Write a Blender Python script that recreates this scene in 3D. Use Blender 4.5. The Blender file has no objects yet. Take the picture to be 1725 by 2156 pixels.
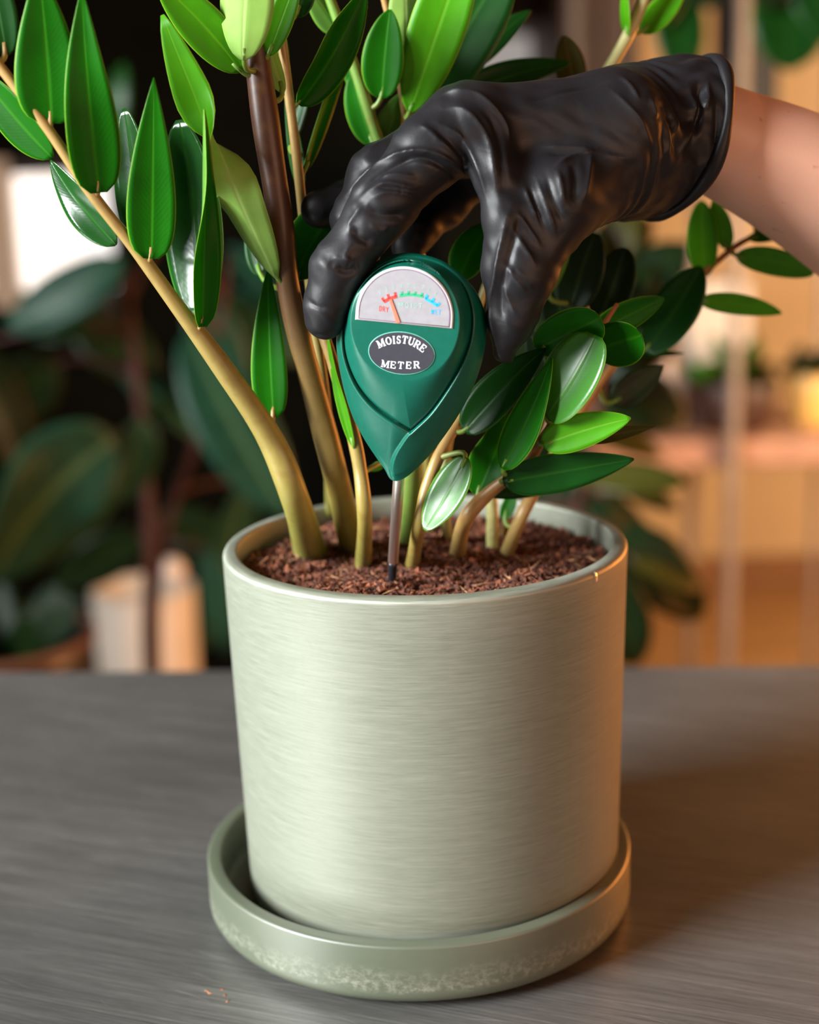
import bpy, math, random
import numpy as np
from mathutils import Vector, Matrix

rnd = random.Random(7)
nrs = np.random.RandomState(7)
SC = bpy.context.scene
COL = SC.collection

# ------------------------------------------------------------------ camera
IW, IH, FPX = 1725.0, 2156.0, 3142.87
CAM_D, CAM_Z, PITCH, YAW, ROLL = 0.53843, 0.28944, 0.24166, -0.00976, -0.03088
_cp, _sp, _cy, _sy = math.cos(PITCH), math.sin(PITCH), math.cos(YAW), math.sin(YAW)
CF = np.array([_sy * _cp, _cy * _cp, -_sp])
_r0 = np.array([_cy, -_sy, 0.0])
_u0 = np.cross(_r0, CF)
CR = math.cos(ROLL) * _r0 + math.sin(ROLL) * _u0
CU = -math.sin(ROLL) * _r0 + math.cos(ROLL) * _u0
CC = np.array([0.0, -CAM_D, CAM_Z])

cam_data = bpy.data.cameras.new('camera')
cam_data.sensor_fit = 'HORIZONTAL'
cam_data.sensor_width = 36.0
cam_data.lens = FPX / IW * 36.0
cam_data.clip_start = 0.02
cam_data.dof.use_dof = True
cam_data.dof.focus_distance = 0.485
cam_data.dof.aperture_fstop = 6.6
cam = bpy.data.objects.new('camera', cam_data)
COL.objects.link(cam)
cam.matrix_world = Matrix(((CR[0], CU[0], -CF[0], CC[0]), (CR[1], CU[1], -CF[1], CC[1]),
                           (CR[2], CU[2], -CF[2], CC[2]), (0, 0, 0, 1)))
SC.camera = cam

# ------------------------------------------------------------------ world, lights, exposure
SC.view_settings.view_transform = 'Standard'
SC.view_settings.look = 'None'
SC.view_settings.gamma = 1.0
SC.view_settings.use_curve_mapping = False
SC.view_settings.exposure = 0.0

world = bpy.data.worlds.new('world')
SC.world = world
world.use_nodes = True
_bg = world.node_tree.nodes['Background']
_bg.inputs[0].default_value = (1.0, 0.93, 0.88, 1)
_bg.inputs[1].default_value = 0.08


def area_light(name, loc, target, sx, sy, power, color, spread=180):
    d = bpy.data.lights.new(name, 'AREA')
    d.shape = 'RECTANGLE'
    d.size, d.size_y, d.energy, d.color = sx, sy, power, color
    d.spread = math.radians(spread)
    o = bpy.data.objects.new(name, d)
    COL.objects.link(o)
    o.location = loc
    o.rotation_euler = (Vector(target) - Vector(loc)).to_track_quat('-Z', 'Y').to_euler()
    return o


# daylight from the shop windows to the left of the table, warm lamps to the right
area_light('window_daylight', (-1.85, -0.90, 0.98), (0, 0, 0.12), 1.0, 0.9, 55, (0.96, 0.99, 1.0), 90)
area_light('warm_lamp', (1.45, 0.95, 0.16), (0.1, 0.0, 0.08), 0.9, 0.5, 36, (1.0, 0.30, 0.05))
area_light('warm_front_fill', (1.1, -1.5, 0.45), (0.15, 0.0, 0.2), 1.2, 0.8, 14, (1.0, 0.54, 0.32))  # added fill from the front right to brighten the forearm
area_light('warm_room_light', (1.5, 1.15, 0.30), (0.8, 3.4, -0.25), 0.6, 0.6, 46, (1.0, 0.72, 0.42))


# ------------------------------------------------------------------ helpers
def ray(px, py):
    return CF + (px - IW / 2) / FPX * CR - (py - IH / 2) / FPX * CU


def P(px, py, Y):
    """the point of the plane y = Y that the camera sees at pixel (px, py)"""
    d = ray(px, py)
    return CC + d * ((Y - CC[1]) / d[1])


def Pz(px, py, z):
    d = ray(px, py)
    return CC + d * ((z - CC[2]) / d[2])


def mpp(p):
    """metres per pixel at a point"""
    return float((np.asarray(p) - CC) @ CF) / FPX


def pix(V):
    d = V - CC
    z = d @ CF
    return np.stack([IW / 2 + FPX * (d @ CR) / z, IH / 2 - FPX * (d @ CU) / z], -1)


def nrm(v):
    v = np.asarray(v, float)
    return v / max(np.linalg.norm(v), 1e-12)


def wloc(o):
    l = Vector((0, 0, 0))
    while o is not None:
        l = l + Vector(o.location)
        o = o.parent
    return l


def props(o, label=None, cat=None, group=None, kind=None):
    for k, v in (('label', label), ('category', cat), ('group', group), ('kind', kind)):
        if v:
            o[k] = v
    return o


def empty(name, loc, **kw):
    o = bpy.data.objects.new(name, None)
    COL.objects.link(o)
    o.location = loc
    o.empty_display_size = 0.02
    return props(o, **kw)


def mk(name, verts, faces, mats, parent=None, loc=None, smooth=True, midx=None, uv=None, **kw):
    """link one mesh object; verts are world coordinates"""
    V = np.asarray(verts, float)
    if loc is None:
        loc = (V.min(0) + V.max(0)) / 2
        if parent is None:
            loc[2] = V[:, 2].min()
    loc = np.asarray(loc, float)
    me = bpy.data.meshes.new(name)
    me.from_pydata((V - loc).tolist(), [], [tuple(int(i) for i in f) for f in faces])
    for m in (mats if isinstance(mats, (list, tuple)) else [mats]):
        me.materials.append(m)
    if midx is not None:
        me.polygons.foreach_set('material_index', np.asarray(midx, np.int32))
    if smooth:
        me.polygons.foreach_set('use_smooth', np.ones(len(me.polygons), bool))
    if uv is not None:
        l = me.uv_layers.new(name='UVMap')
        li = np.zeros(len(me.loops), np.int32)
        me.loops.foreach_get('vertex_index', li)
        l.data.foreach_set('uv', np.asarray(uv, np.float32)[li].ravel())
    me.update()
    o = bpy.data.objects.new(name, me)
    COL.objects.link(o)
    if parent is not None:
        o.parent = parent
        o.location = Vector(loc) - wloc(parent)
    else:
        o.location = loc
    return props(o, **kw)


class G:
    """collects pieces of one mesh"""
    def __init__(s):
        s.v, s.f, s.m, s.n = [], [], [], 0

    def add(s, v, f, m=0):
        v = np.asarray(v, float)
        s.v.append(v)
        s.f += [tuple(i + s.n for i in q) for q in f]
        s.m += [m] * len(f)
        s.n += len(v)

    def box(s, lo, hi, m=0, bev=0.0):
        lo, hi = np.asarray(lo, float), np.asarray(hi, float)
        b = min(bev, (hi - lo).min() * 0.45)
        if b <= 0:
            c = [[(lo, hi)[i][0], (lo, hi)[j][1], (lo, hi)[k][2]] for i in (0, 1) for j in (0, 1) for k in (0, 1)]
            s.add(c, [(0, 1, 3, 2), (4, 6, 7, 5), (0, 4, 5, 1), (2, 3, 7, 6), (0, 2, 6, 4), (1, 5, 7, 3)], m)
            return
        # chamfered box: 24 vertices
        vs, idx = [], {}
        for sx in (0, 1):
            for sy in (0, 1):
                for sz in (0, 1):
                    c = np.array([(lo, hi)[sx][0], (lo, hi)[sy][1], (lo, hi)[sz][2]])
                    ins = np.array([b if sx == 0 else -b, b if sy == 0 else -b, b if sz == 0 else -b])
                    for ax in range(3):
                        q = c + ins
                        q[ax] = c[ax]
                        idx[(sx, sy, sz, ax)] = len(vs)
                        vs.append(q)
        fs = []
        I = idx
        for a in (0, 1):
            fs.append([I[(a, 0, 0, 0)], I[(a, 1, 0, 0)], I[(a, 1, 1, 0)], I[(a, 0, 1, 0)]])
            fs.append([I[(0, a, 0, 1)], I[(1, a, 0, 1)], I[(1, a, 1, 1)], I[(0, a, 1, 1)]])
            fs.append([I[(0, 0, a, 2)], I[(1, 0, a, 2)], I[(1, 1, a, 2)], I[(0, 1, a, 2)]])
            for c in (0, 1):
                fs.append([I[(0, a, c, 1)], I[(1, a, c, 1)], I[(1, a, c, 2)], I[(0, a, c, 2)]])
                fs.append([I[(a, 0, c, 0)], I[(a, 1, c, 0)], I[(a, 1, c, 2)], I[(a, 0, c, 2)]])
                fs.append([I[(a, c, 0, 0)], I[(a, c, 1, 0)], I[(a, c, 1, 1)], I[(a, c, 0, 1)]])
                for d in (0, 1):
                    fs.append([I[(a, c, d, 0)], I[(a, c, d, 1)], I[(a, c, d, 2)]])
        cen = (lo + hi) / 2
        vs = np.array(vs)
        out = []
        for f in fs:
            p = vs[f]
            n = np.cross(p[1] - p[0], p[2] - p[0])
            out.append(tuple(f) if n @ (p.mean(0) - cen) > 0 else tuple(f[::-1]))
        s.add(vs, out, m)

    def obj(s, name, mats, parent=None, **kw):
        return mk(name, np.concatenate(s.v), s.f, mats, parent, midx=s.m, **kw)


def lathe(profile, cx, cy, n=128):
    """closed profile of (r, z) swept round (cx, cy)"""
    pr = np.asarray(profile, float)
    a = np.linspace(0, 2 * np.pi, n, endpoint=False)
    v = np.stack([cx + pr[:, 0][None] * np.cos(a)[:, None], cy + pr[:, 0][None] * np.sin(a)[:, None],
                  np.broadcast_to(pr[:, 1][None], (n, len(pr)))], -1).reshape(-1, 3)
    k = len(pr)
    f = []
    for i in range(n):
        j = (i + 1) % n
        for q in range(k - 1):
            f.append((i * k + q, j * k + q, j * k + q + 1, i * k + q + 1))
    return v, f


def arc(cx, cz, r, a0, a1, n=6):
    return [(cx + r * math.cos(math.radians(a0 + (a1 - a0) * i / n)), cz + r * math.sin(math.radians(a0 + (a1 - a0) * i / n))) for i in range(n + 1)]


def spline(pts, n):
    """Catmull-Rom through the points, n samples"""
    p = np.asarray(pts, float)
    p = np.concatenate([[2 * p[0] - p[1]], p, [2 * p[-1] - p[-2]]])
    m = len(p) - 3
    t = np.linspace(0, m - 1e-9, n)
    i = t.astype(int)
    u = (t - i)[:, None]
    a, b, c, d = p[i], p[i + 1], p[i + 2], p[i + 3]
    return 0.5 * (2 * b + (c - a) * u + (2 * a - 5 * b + 4 * c - d) * u ** 2 + (3 * b - a - 3 * c + d) * u ** 3)


def tube(path, rad, seg=10, caps=True, squash=1.0):
    """tapered tube along a path; returns verts, faces, uv"""
    p = np.asarray(path, float)
    r = np.broadcast_to(np.asarray(rad, float), (len(p),))
    t = np.gradient(p, axis=0)
    t /= np.maximum(np.linalg.norm(t, axis=1, keepdims=True), 1e-12)
    up = np.array([0.0, -1.0, 0.0]) if abs(t[0][1]) < 0.9 else np.array([1.0, 0, 0])
    V, uv = [], []
    a = np.linspace(0, 2 * np.pi, seg, endpoint=False)
    for i in range(len(p)):
        s = nrm(np.cross(t[i], up))
        up = np.cross(s, t[i])
        V.append(p[i] + r[i] * (np.cos(a)[:, None] * s + squash * np.sin(a)[:, None] * up))
        uv += [(j / seg, i / (len(p) - 1)) for j in range(seg)]
    V = np.concatenate(V)
    f = [(i * seg + j, i * seg + (j + 1) % seg, (i + 1) * seg + (j + 1) % seg, (i + 1) * seg + j)
         for i in range(len(p) - 1) for j in range(seg)]
    if caps:
        f.append(tuple(range(seg))[::-1])
        f.append(tuple((len(p) - 1) * seg + j for j in range(seg)))
    return V, f, uv


# ------------------------------------------------------------------ materials
MATS = {}


class NT:
    def __init__(s, name):
        s.m = bpy.data.materials.new(name)
        s.m.use_nodes = True
        s.t = s.m.node_tree
        s.b = s.t.nodes['Principled BSDF']
        s.out = s.t.nodes['Material Output']
        MATS[name] = s.m

    def n(s, kind, **kw):
        x = s.t.nodes.new(kind)
        for k, v in kw.items():
            if k.startswith('i_'):
                x.inputs[k[2:].replace('_', ' ')].default_value = v
            else:
                setattr(x, k, v)
        return x

    def l(s, a, b):
        s.t.links.new(a, b)

    def set(s, **kw):
        for k, v in kw.items():
            s.b.inputs[k.replace('_', ' ')].default_value = v
        return s

    def coord(s, scale=(1, 1, 1), rot=(0, 0, 0), kind='Object'):
        c = s.n('ShaderNodeTexCoord')
        mp = s.n('ShaderNodeMapping')
        mp.inputs['Scale'].default_value = scale
        if any(rot):
            mr = s.n('ShaderNodeMapping')
            mr.inputs['Rotation'].default_value = rot
            s.l(c.outputs[kind], mr.inputs['Vector'])
            s.l(mr.outputs[0], mp.inputs['Vector'])
        else:
            s.l(c.outputs[kind], mp.inputs['Vector'])
        return mp.outputs[0]

    def noise(s, vec, scale=1.0, detail=3.0, rough=0.5, dist=0.0):
        x = s.n('ShaderNodeTexNoise')
        x.inputs['Scale'].default_value = scale
        x.inputs['Detail'].default_value = detail
        x.inputs['Roughness'].default_value = rough
        x.inputs['Distortion'].default_value = dist
        if vec is not None:
            s.l(vec, x.inputs['Vector'])
        return x.outputs[0]

    def ramp(s, fac, stops, interp='LINEAR'):
        x = s.n('ShaderNodeValToRGB')
        x.color_ramp.interpolation = interp
        e = x.color_ramp.elements
        while len(e) < len(stops):
            e.new(0.5)
        for el, (p, c) in zip(e, stops):
            el.position = p
            el.color = (c, c, c, 1) if isinstance(c, (int, float)) else tuple(c) + ((1,) if len(c) == 3 else ())
        s.l(fac, x.inputs[0])
        return x.outputs[0]

    def mix(s, fac, a, b, blend='MIX'):
        x = s.n('ShaderNodeMix', data_type='RGBA', blend_type=blend)
        for sock, val in ((x.inputs[0], fac), (x.inputs[6], a), (x.inputs[7], b)):
            if hasattr(val, 'is_output'):
                s.l(val, sock)
            elif isinstance(val, (int, float)):
                sock.default_value = val
            else:
                sock.default_value = tuple(val) + ((1,) if len(val) == 3 else ())
        return x.outputs[2]

    def math(s, op, a, b=None, clamp=False):
        x = s.n('ShaderNodeMath', operation=op, use_clamp=clamp)
        for i, v in enumerate((a, b)):
            if v is None:
                continue
            if hasattr(v, 'is_output'):
                s.l(v, x.inputs[i])
            else:
                x.inputs[i].default_value = v
        return x.outputs[0]

    def bump(s, h, strength=0.3, dist=0.001):
        x = s.n('ShaderNodeBump')
        x.inputs['Strength'].default_value = strength
        x.inputs['Distance'].default_value = dist
        s.l(h, x.inputs['Height'])
        s.l(x.outputs[0], s.b.inputs['Normal'])
        return x


def simple(name, col, rough=0.5, metal=0.0, var=0.15, scale=40.0, bump=0.0, spec=0.5):
    """plain material with a little noise in colour (and relief)"""
    m = NT(name).set(Roughness=rough, Metallic=metal)
    m.b.inputs['Specular IOR Level'].default_value = spec
    nz = m.noise(m.coord(), scale, 4)
    c = np.array(col)
    m.l(m.ramp(nz, [(0.3, tuple(c * (1 - var))), (0.7, tuple(np.minimum(c * (1 + var), 1)))]), m.b.inputs['Base Color'])
    if bump:
        m.bump(nz, bump, 0.001)
    return m.m


def leaf_mat(name, top, rim, mid, trans, rough=0.3, vein=0.5, spec=0.2, var=0.25):
    """UV: u across the blade, v along it"""
    m = NT(name).set(Roughness=rough)
    m.b.inputs['Specular IOR Level'].default_value = spec
    c = m.n('ShaderNodeTexCoord')
    sp = m.n('ShaderNodeSeparateXYZ')
    m.l(c.outputs['UV'], sp.inputs[0])
    x = m.math('ABSOLUTE', m.math('SUBTRACT', sp.outputs[0], 0.5))
    nz = m.noise(m.coord((60, 60, 60)), 1.0, 3)
    base = m.ramp(nz, [(0.3, tuple(np.array(top) * (1 - var))), (0.75, tuple(np.array(top) * (1 + var)))])
    wv = m.n('ShaderNodeTexWave', bands_direction='Y')
    wv.inputs['Scale'].default_value = 9.0
    wv.inputs['Distortion'].default_value = 1.0
    mp = m.n('ShaderNodeMapping')
    sh = m.n('ShaderNodeCombineXYZ')
    m.l(x, sh.inputs[0])
    m.l(m.math('SUBTRACT', sp.outputs[1], m.math('MULTIPLY', x, 0.35)), sh.inputs[1])
    m.l(sh.outputs[0], wv.inputs['Vector'])
    base = m.mix(m.ramp(wv.outputs[1], [(0.75, 0.0), (1.0, 0.06 * vein)]), base, rim)
    base = m.mix(m.ramp(x, [(0.0, 0.7), (0.03, 0.45), (0.06, 0.0)]), base, mid)
    base = m.mix(m.ramp(x, [(0.468, 0.0), (0.495, 0.85)]), base, rim)
    m.l(base, m.b.inputs['Base Color'])
    hgt = m.math('ADD', m.math('MULTIPLY', wv.outputs[1], 0.04 * vein), m.ramp(x, [(0.0, 0.0), (0.05, 1.0)]))
    hgt = m.math('ADD', hgt, m.math('MULTIPLY', m.noise(m.coord((110, 110, 110)), 1.0, 3), 1.2 * vein))
    m.bump(hgt, 0.20, 0.0008)
    tr = m.n('ShaderNodeBsdfTranslucent')
    tr.inputs[0].default_value = tuple(trans) + (1,)
    mx = m.n('ShaderNodeMixShader')
    mx.inputs[0].default_value = 0.26
    m.l(m.b.outputs[0], mx.inputs[1])
    m.l(tr.outputs[0], mx.inputs[2])
    m.l(mx.outputs[0], m.out.inputs[0])
    return m.m


LEAF = {}
LEAF['green'] = [leaf_mat('leaf_green_upper', (0.006, 0.108, 0.001), (0.20, 0.42, 0.02), (0.03, 0.20, 0.004), (0.08, 0.42, 0.003), 0.42, spec=0.12),
                 leaf_mat('leaf_green_under', (0.10, 0.26, 0.035), (0.24, 0.45, 0.06), (0.20, 0.38, 0.08), (0.12, 0.42, 0.02), 0.5)]
LEAF['bright'] = [leaf_mat('leaf_bright_upper', (0.055, 0.26, 0.003), (0.30, 0.52, 0.03), (0.11, 0.34, 0.008), (0.24, 0.64, 0.008), 0.40),
                  leaf_mat('leaf_bright_under', (0.26, 0.46, 0.09), (0.32, 0.54, 0.10), (0.38, 0.52, 0.16), (0.25, 0.60, 0.05), 0.5)]
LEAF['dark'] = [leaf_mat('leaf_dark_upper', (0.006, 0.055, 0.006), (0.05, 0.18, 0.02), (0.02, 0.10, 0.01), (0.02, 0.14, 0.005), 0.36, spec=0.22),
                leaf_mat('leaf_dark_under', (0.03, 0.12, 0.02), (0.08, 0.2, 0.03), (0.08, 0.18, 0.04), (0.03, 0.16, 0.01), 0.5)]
LEAF['glossy'] = [leaf_mat('leaf_glossy_upper', (0.010, 0.075, 0.010), (0.05, 0.22, 0.02), (0.02, 0.14, 0.01), (0.02, 0.16, 0.005), 0.20, vein=0.7, spec=0.8),
                  LEAF['green'][1]]
LEAF['milky'] = [leaf_mat('leaf_milky_upper', (0.03, 0.17, 0.008), (0.2, 0.4, 0.04), (0.07, 0.26, 0.02), (0.10, 0.40, 0.01), 0.36, vein=0.8, spec=1.0),
                 LEAF['bright'][1]]
LEAF['teal'] = [leaf_mat('leaf_teal_upper', (0.012, 0.060, 0.034), (0.04, 0.12, 0.06), (0.10, 0.20, 0.08), (0.01, 0.06, 0.02), 0.36, vein=1.0),
                leaf_mat('leaf_teal_under', (0.05, 0.11, 0.05), (0.07, 0.14, 0.05), (0.12, 0.2, 0.08), (0.02, 0.08, 0.02), 0.5)]
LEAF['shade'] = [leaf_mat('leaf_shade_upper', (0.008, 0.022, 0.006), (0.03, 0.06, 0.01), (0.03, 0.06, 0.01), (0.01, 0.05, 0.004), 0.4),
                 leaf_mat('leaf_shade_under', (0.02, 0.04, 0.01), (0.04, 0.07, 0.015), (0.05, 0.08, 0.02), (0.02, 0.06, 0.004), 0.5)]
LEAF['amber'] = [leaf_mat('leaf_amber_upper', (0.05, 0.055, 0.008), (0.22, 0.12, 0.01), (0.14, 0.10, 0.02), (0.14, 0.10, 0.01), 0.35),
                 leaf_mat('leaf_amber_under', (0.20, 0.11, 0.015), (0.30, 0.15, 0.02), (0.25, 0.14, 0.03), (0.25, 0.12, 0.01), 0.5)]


def stem_mat(name, stops, rough=0.42):
    m = NT(name).set(Roughness=rough)
    c = m.n('ShaderNodeTexCoord')
    sp = m.n('ShaderNodeSeparateXYZ')
    m.l(c.outputs['UV'], sp.inputs[0])
    nz = m.noise(m.coord((1, 1, 1)), 220.0, 4)
    col = m.ramp(sp.outputs[1], stops)
    col = m.mix(m.ramp(nz, [(0.32, 0.30), (0.5, 0.0)]), col, (0.16, 0.08, 0.02))
    m.l(col, m.b.inputs['Base Color'])
    m.bump(nz, 0.12, 0.0005)
    m.b.inputs['Subsurface Weight'].default_value = 0.08
    m.b.inputs['Subsurface Radius'].default_value = (0.002, 0.002, 0.0005)
    return m.m


STEM = {
    'tan': stem_mat('stem_tan', [(0.0, (0.12, 0.18, 0.030)), (0.25, (0.25, 0.20, 0.045)), (1.0, (0.36, 0.21, 0.07))]),
    'trunk': stem_mat('stem_brown', [(0.0, (0.13, 0.20, 0.03)), (0.22, (0.26, 0.19, 0.045)), (0.46, (0.20, 0.095, 0.035)), (0.62, (0.075, 0.028, 0.013)), (1.0, (0.055, 0.020, 0.010))]),
    'green': stem_mat('stem_green', [(0.0, (0.16, 0.26, 0.05)), (1.0, (0.12, 0.24, 0.03))]),
    'red': stem_mat('stem_red', [(0.0, (0.36, 0.30, 0.10)), (0.3, (0.30, 0.16, 0.05)), (1.0, (0.30, 0.10, 0.03))]),
    'petiole': stem_mat('petiole_green', [(0.0, (0.22, 0.24, 0.05)), (1.0, (0.12, 0.26, 0.03))]),
    'pale': stem_mat('stem_pale', [(0.0, (0.40, 0.42, 0.16)), (1.0, (0.45, 0.42, 0.18))]),
}


def pot_mat(name, deposits=False):
    m = NT(name).set(Roughness=0.40, Metallic=0.25)
    m.b.inputs['Specular IOR Level'].default_value = 0.9
    st = m.noise(m.coord((110, 110, 2700)), 1.0, 3, 0.65)
    st2 = m.noise(m.coord((50, 50, 1300)), 1.0, 3, 0.6)
    blot = m.noise(m.coord((14, 14, 14)), 1.0, 3)
    v = m.math('ADD', m.math('MULTIPLY', st, 0.55), m.math('MULTIPLY', st2, 0.45))
    if not deposits:
        col = m.ramp(v, [(0.32, (0.175, 0.192, 0.142)), (0.50, (0.218, 0.234, 0.18)), (0.70, (0.27, 0.285, 0.23))])
        m.bump(v, 0.12, 0.0004)
        tg = m.n('ShaderNodeTangent', direction_type='RADIAL', axis='Z')
        m.l(tg.outputs[0], m.b.inputs['Tangent'])
        m.l(m.ramp(st, [(0.3, 0.40), (0.7, 0.50)]), m.b.inputs['Roughness'])
        m.b.inputs['Anisotropic'].default_value = 0.75
    else:
        m.set(Metallic=0.0, Roughness=0.46)
        col = m.ramp(blot, [(0.3, (0.070, 0.085, 0.054)), (0.7, (0.096, 0.109, 0.074))])
        # dried mineral stains in an uneven band round the wall
        g = m.n('ShaderNodeTexCoord')
        sp = m.n('ShaderNodeSeparateXYZ')
        m.l(g.outputs['Object'], sp.inputs[0])
        wob = m.noise(m.coord((60, 60, 60)), 1.0, 3)
        zz = m.math('ADD', sp.outputs[2], m.math('MULTIPLY', m.math('SUBTRACT', wob, 0.5), 0.010))
        band = m.ramp(m.math('MULTIPLY', zz, 40.0), [(0.28, 0.0), (0.34, 1.0), (0.56, 0.5), (0.70, 0.0)])
        fl = m.ramp(m.noise(m.coord((420, 420, 600)), 1.0, 6, 0.75), [(0.44, 0.0), (0.64, 0.55)])
        col = m.mix(m.math('MULTIPLY', band, fl), col, (0.30, 0.305, 0.235))
        m.bump(m.noise(m.coord((400, 400, 400)), 1.0, 4), 0.08, 0.0004)
    m.l(col, m.b.inputs['Base Color'])
    return m.m


M_POT = pot_mat('pot_glaze')
M_SAUCER = pot_mat('saucer_glaze', True)


def soil_mat():
    m = NT('coir_soil').set(Roughness=0.85)
    nz = m.noise(m.coord((700, 700, 700)), 1.0, 5, 0.7)
    big = m.noise(m.coord((90, 90, 90)), 1.0, 3)
    c1 = m.ramp(nz, [(0.3, (0.035, 0.010, 0.005)), (0.55, (0.105, 0.030, 0.013)), (0.8, (0.24, 0.080, 0.034))])
    m.l(m.mix(m.ramp(big, [(0.35, 0.55), (0.6, 0.0)]), c1, (0.05, 0.015, 0.008)), m.b.inputs['Base Color'])
    m.bump(nz, 0.6, 0.001)
    return m.m


M_SOIL = soil_mat()
M_FIBRE = simple('coir_fibre', (0.20, 0.062, 0.026), 0.8, var=0.7, scale=160)
M_FIBRE2 = simple('pale_chip', (0.46, 0.24, 0.11), 0.8, var=0.5, scale=160)


def steel_mat():
    m = NT('brushed_steel').set(Metallic=0.72)
    r = math.radians(20)
    broad = m.noise(m.coord((5, 120, 1), (0, 0, r)), 1.0, 4, 0.6)
    streak = m.noise(m.coord((14, 900, 1), (0, 0, r)), 1.0, 4, 0.7)
    fine = m.noise(m.coord((45, 3200, 1), (0, 0, r + 0.05)), 1.0, 3, 0.6)
    grain = m.noise(m.coord((160, 3600, 1), (0, 0, r - 0.1)), 1.0, 2, 0.6)
    cross = m.noise(m.coord((14, 1500, 1), (0, 0, math.radians(32))), 1.0, 2, 0.5)
    cross2 = m.noise(m.coord((16, 1700, 1), (0, 0, math.radians(9))), 1.0, 2, 0.5)
    cross3 = m.noise(m.coord((20, 1600, 1), (0, 0, math.radians(52))), 1.0, 2, 0.5)
    blot = m.noise(m.coord((8, 12, 1)), 1.0, 3)
    s = m.math('ADD', m.math('MULTIPLY', streak, 0.40), m.math('ADD', m.math('MULTIPLY', fine, 0.25), m.math('ADD', m.math('MULTIPLY', broad, 0.20), m.math('MULTIPLY', grain, 0.15))))
    col = m.ramp(s, [(0.36, (0.13, 0.13, 0.122)), (0.5, (0.245, 0.242, 0.23)), (0.64, (0.42, 0.415, 0.39))])
    scr = m.math('MAXIMUM', m.ramp(cross, [(0.71, 0.0), (0.74, 1.0)]), m.ramp(cross2, [(0.71, 0.0), (0.75, 0.9)]))
    scr = m.math('MAXIMUM', scr, m.ramp(cross3, [(0.75, 0.0), (0.78, 0.9)]))
    scr = m.math('MAXIMUM', scr, m.ramp(streak, [(0.69, 0.0), (0.74, 0.9)]))
    col = m.mix(scr, col, (0.62, 0.60, 0.56))
    col = m.mix(m.ramp(blot, [(0.35, 0.35), (0.6, 0.0)]), col, (0.12, 0.12, 0.11))
    m.l(col, m.b.inputs['Base Color'])
    m.l(m.math('ADD', m.ramp(s, [(0.36, 0.30), (0.64, 0.44)]), m.math('MULTIPLY', scr, 0.1)), m.b.inputs['Roughness'])
    h = m.math('SUBTRACT', m.math('ADD', m.math('MULTIPLY', streak, 0.6), m.math('MULTIPLY', fine, 0.4)), m.math('MULTIPLY', scr, 0.5))
    m.bump(h, 0.34, 0.0004)
    return m.m


M_STEEL = steel_mat()


def glove_mat():
    m = NT('black_nitrile').set(Roughness=0.48)
    m.b.inputs['Base Color'].default_value = (0.009, 0.0085, 0.010, 1)
    m.b.inputs['Specular IOR Level'].default_value = 0.30
    n1 = m.noise(m.coord((1, 1, 1)), 55.0, 3, 0.45, 0.8)
    n2 = m.noise(m.coord((1, 1, 1)), 1400.0, 2)
    h = m.math('ADD', m.math('MULTIPLY', n1, 1.0), m.math('MULTIPLY', n2, 0.06))
    m.bump(h, 0.16, 0.003)
    m.l(m.ramp(n1, [(0.3, 0.42), (0.7, 0.54)]), m.b.inputs['Roughness'])
    return m.m


M_GLOVE = glove_mat()


def skin_mat():
    m = NT('skin').set(Roughness=0.48)
    n1 = m.noise(m.coord((25, 25, 25)), 1.0, 3)
    n2 = m.noise(m.coord((900, 900, 900)), 1.0, 2)
    fr = m.ramp(m.noise(m.coord((190, 190, 190)), 1.0, 2), [(0.70, 0.0), (0.76, 0.5)])
    c = m.ramp(n1, [(0.3, (0.68, 0.38, 0.27)), (0.7, (0.76, 0.46, 0.34))])
    m.l(m.mix(fr, c, (0.40, 0.17, 0.10)), m.b.inputs['Base Color'])
    m.b.inputs['Subsurface Weight'].default_value = 0.2
    m.b.inputs['Subsurface Radius'].default_value = (0.008, 0.003, 0.0015)
    m.bump(n2, 0.12, 0.0004)
    return m.m


M_SKIN = skin_mat()


def plastic(name, col, rough=0.3, spec=0.5, bump=0.03):
    m = NT(name).set(Roughness=rough)
    m.b.inputs['Specular IOR Level'].default_value = spec
    nz = m.noise(m.coord((500, 500, 500)), 1.0, 3)
    c = np.array(col)
    m.l(m.ramp(nz, [(0.3, tuple(c * 0.94)), (0.7, tuple(np.minimum(1, c * 1.06)))]), m.b.inputs['Base Color'])
    m.bump(nz, bump, 0.0005)
    return m.m


M_CASE = plastic('green_plastic', (0.0012, 0.090, 0.058), 0.36)
M_DIAL = plastic('dial_card', (0.29, 0.285, 0.305), 0.25)
M_DIALRIM = plastic('dial_rim_plastic', (0.70, 0.66, 0.68), 0.15, 0.8)
M_LABEL = plastic('label_charcoal', (0.035, 0.035, 0.045), 0.4)
M_WHITE = plastic('print_white', (0.80, 0.82, 0.86), 0.4, bump=0)
M_RED = plastic('print_red', (0.58, 0.055, 0.045), 0.4, bump=0)
M_NEEDLE = plastic('needle_orange', (0.90, 0.17, 0.10), 0.4, bump=0)
M_GREENP = plastic('print_green', (0.03, 0.36, 0.17), 0.4, bump=0)
M_BLUE = plastic('print_blue', (0.02, 0.36, 0.72), 0.4, bump=0)
M_PALEP = plastic('print_grey_green', (0.26, 0.47, 0.40), 0.4, bump=0)
M_CHROME = simple('probe_metal', (0.90, 0.82, 0.76), 0.36, 1.0, 0.03)
M_TIP = simple('probe_tip_dark', (0.03, 0.032, 0.04), 0.3, 0.6)

# ------------------------------------------------------------------ large structure: the room
FLOOR_Z, BACK_Y = -0.92, 3.4


def floor_mat():
    m = NT('floor_boards').set(Roughness=0.5)
    nz = m.noise(m.coord((2, 30, 1)), 1.0, 4)
    m.l(m.ramp(nz, [(0.3, (0.36, 0.17, 0.055)), (0.7, (0.50, 0.26, 0.10))]), m.b.inputs['Base Color'])
    return m.m


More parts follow.
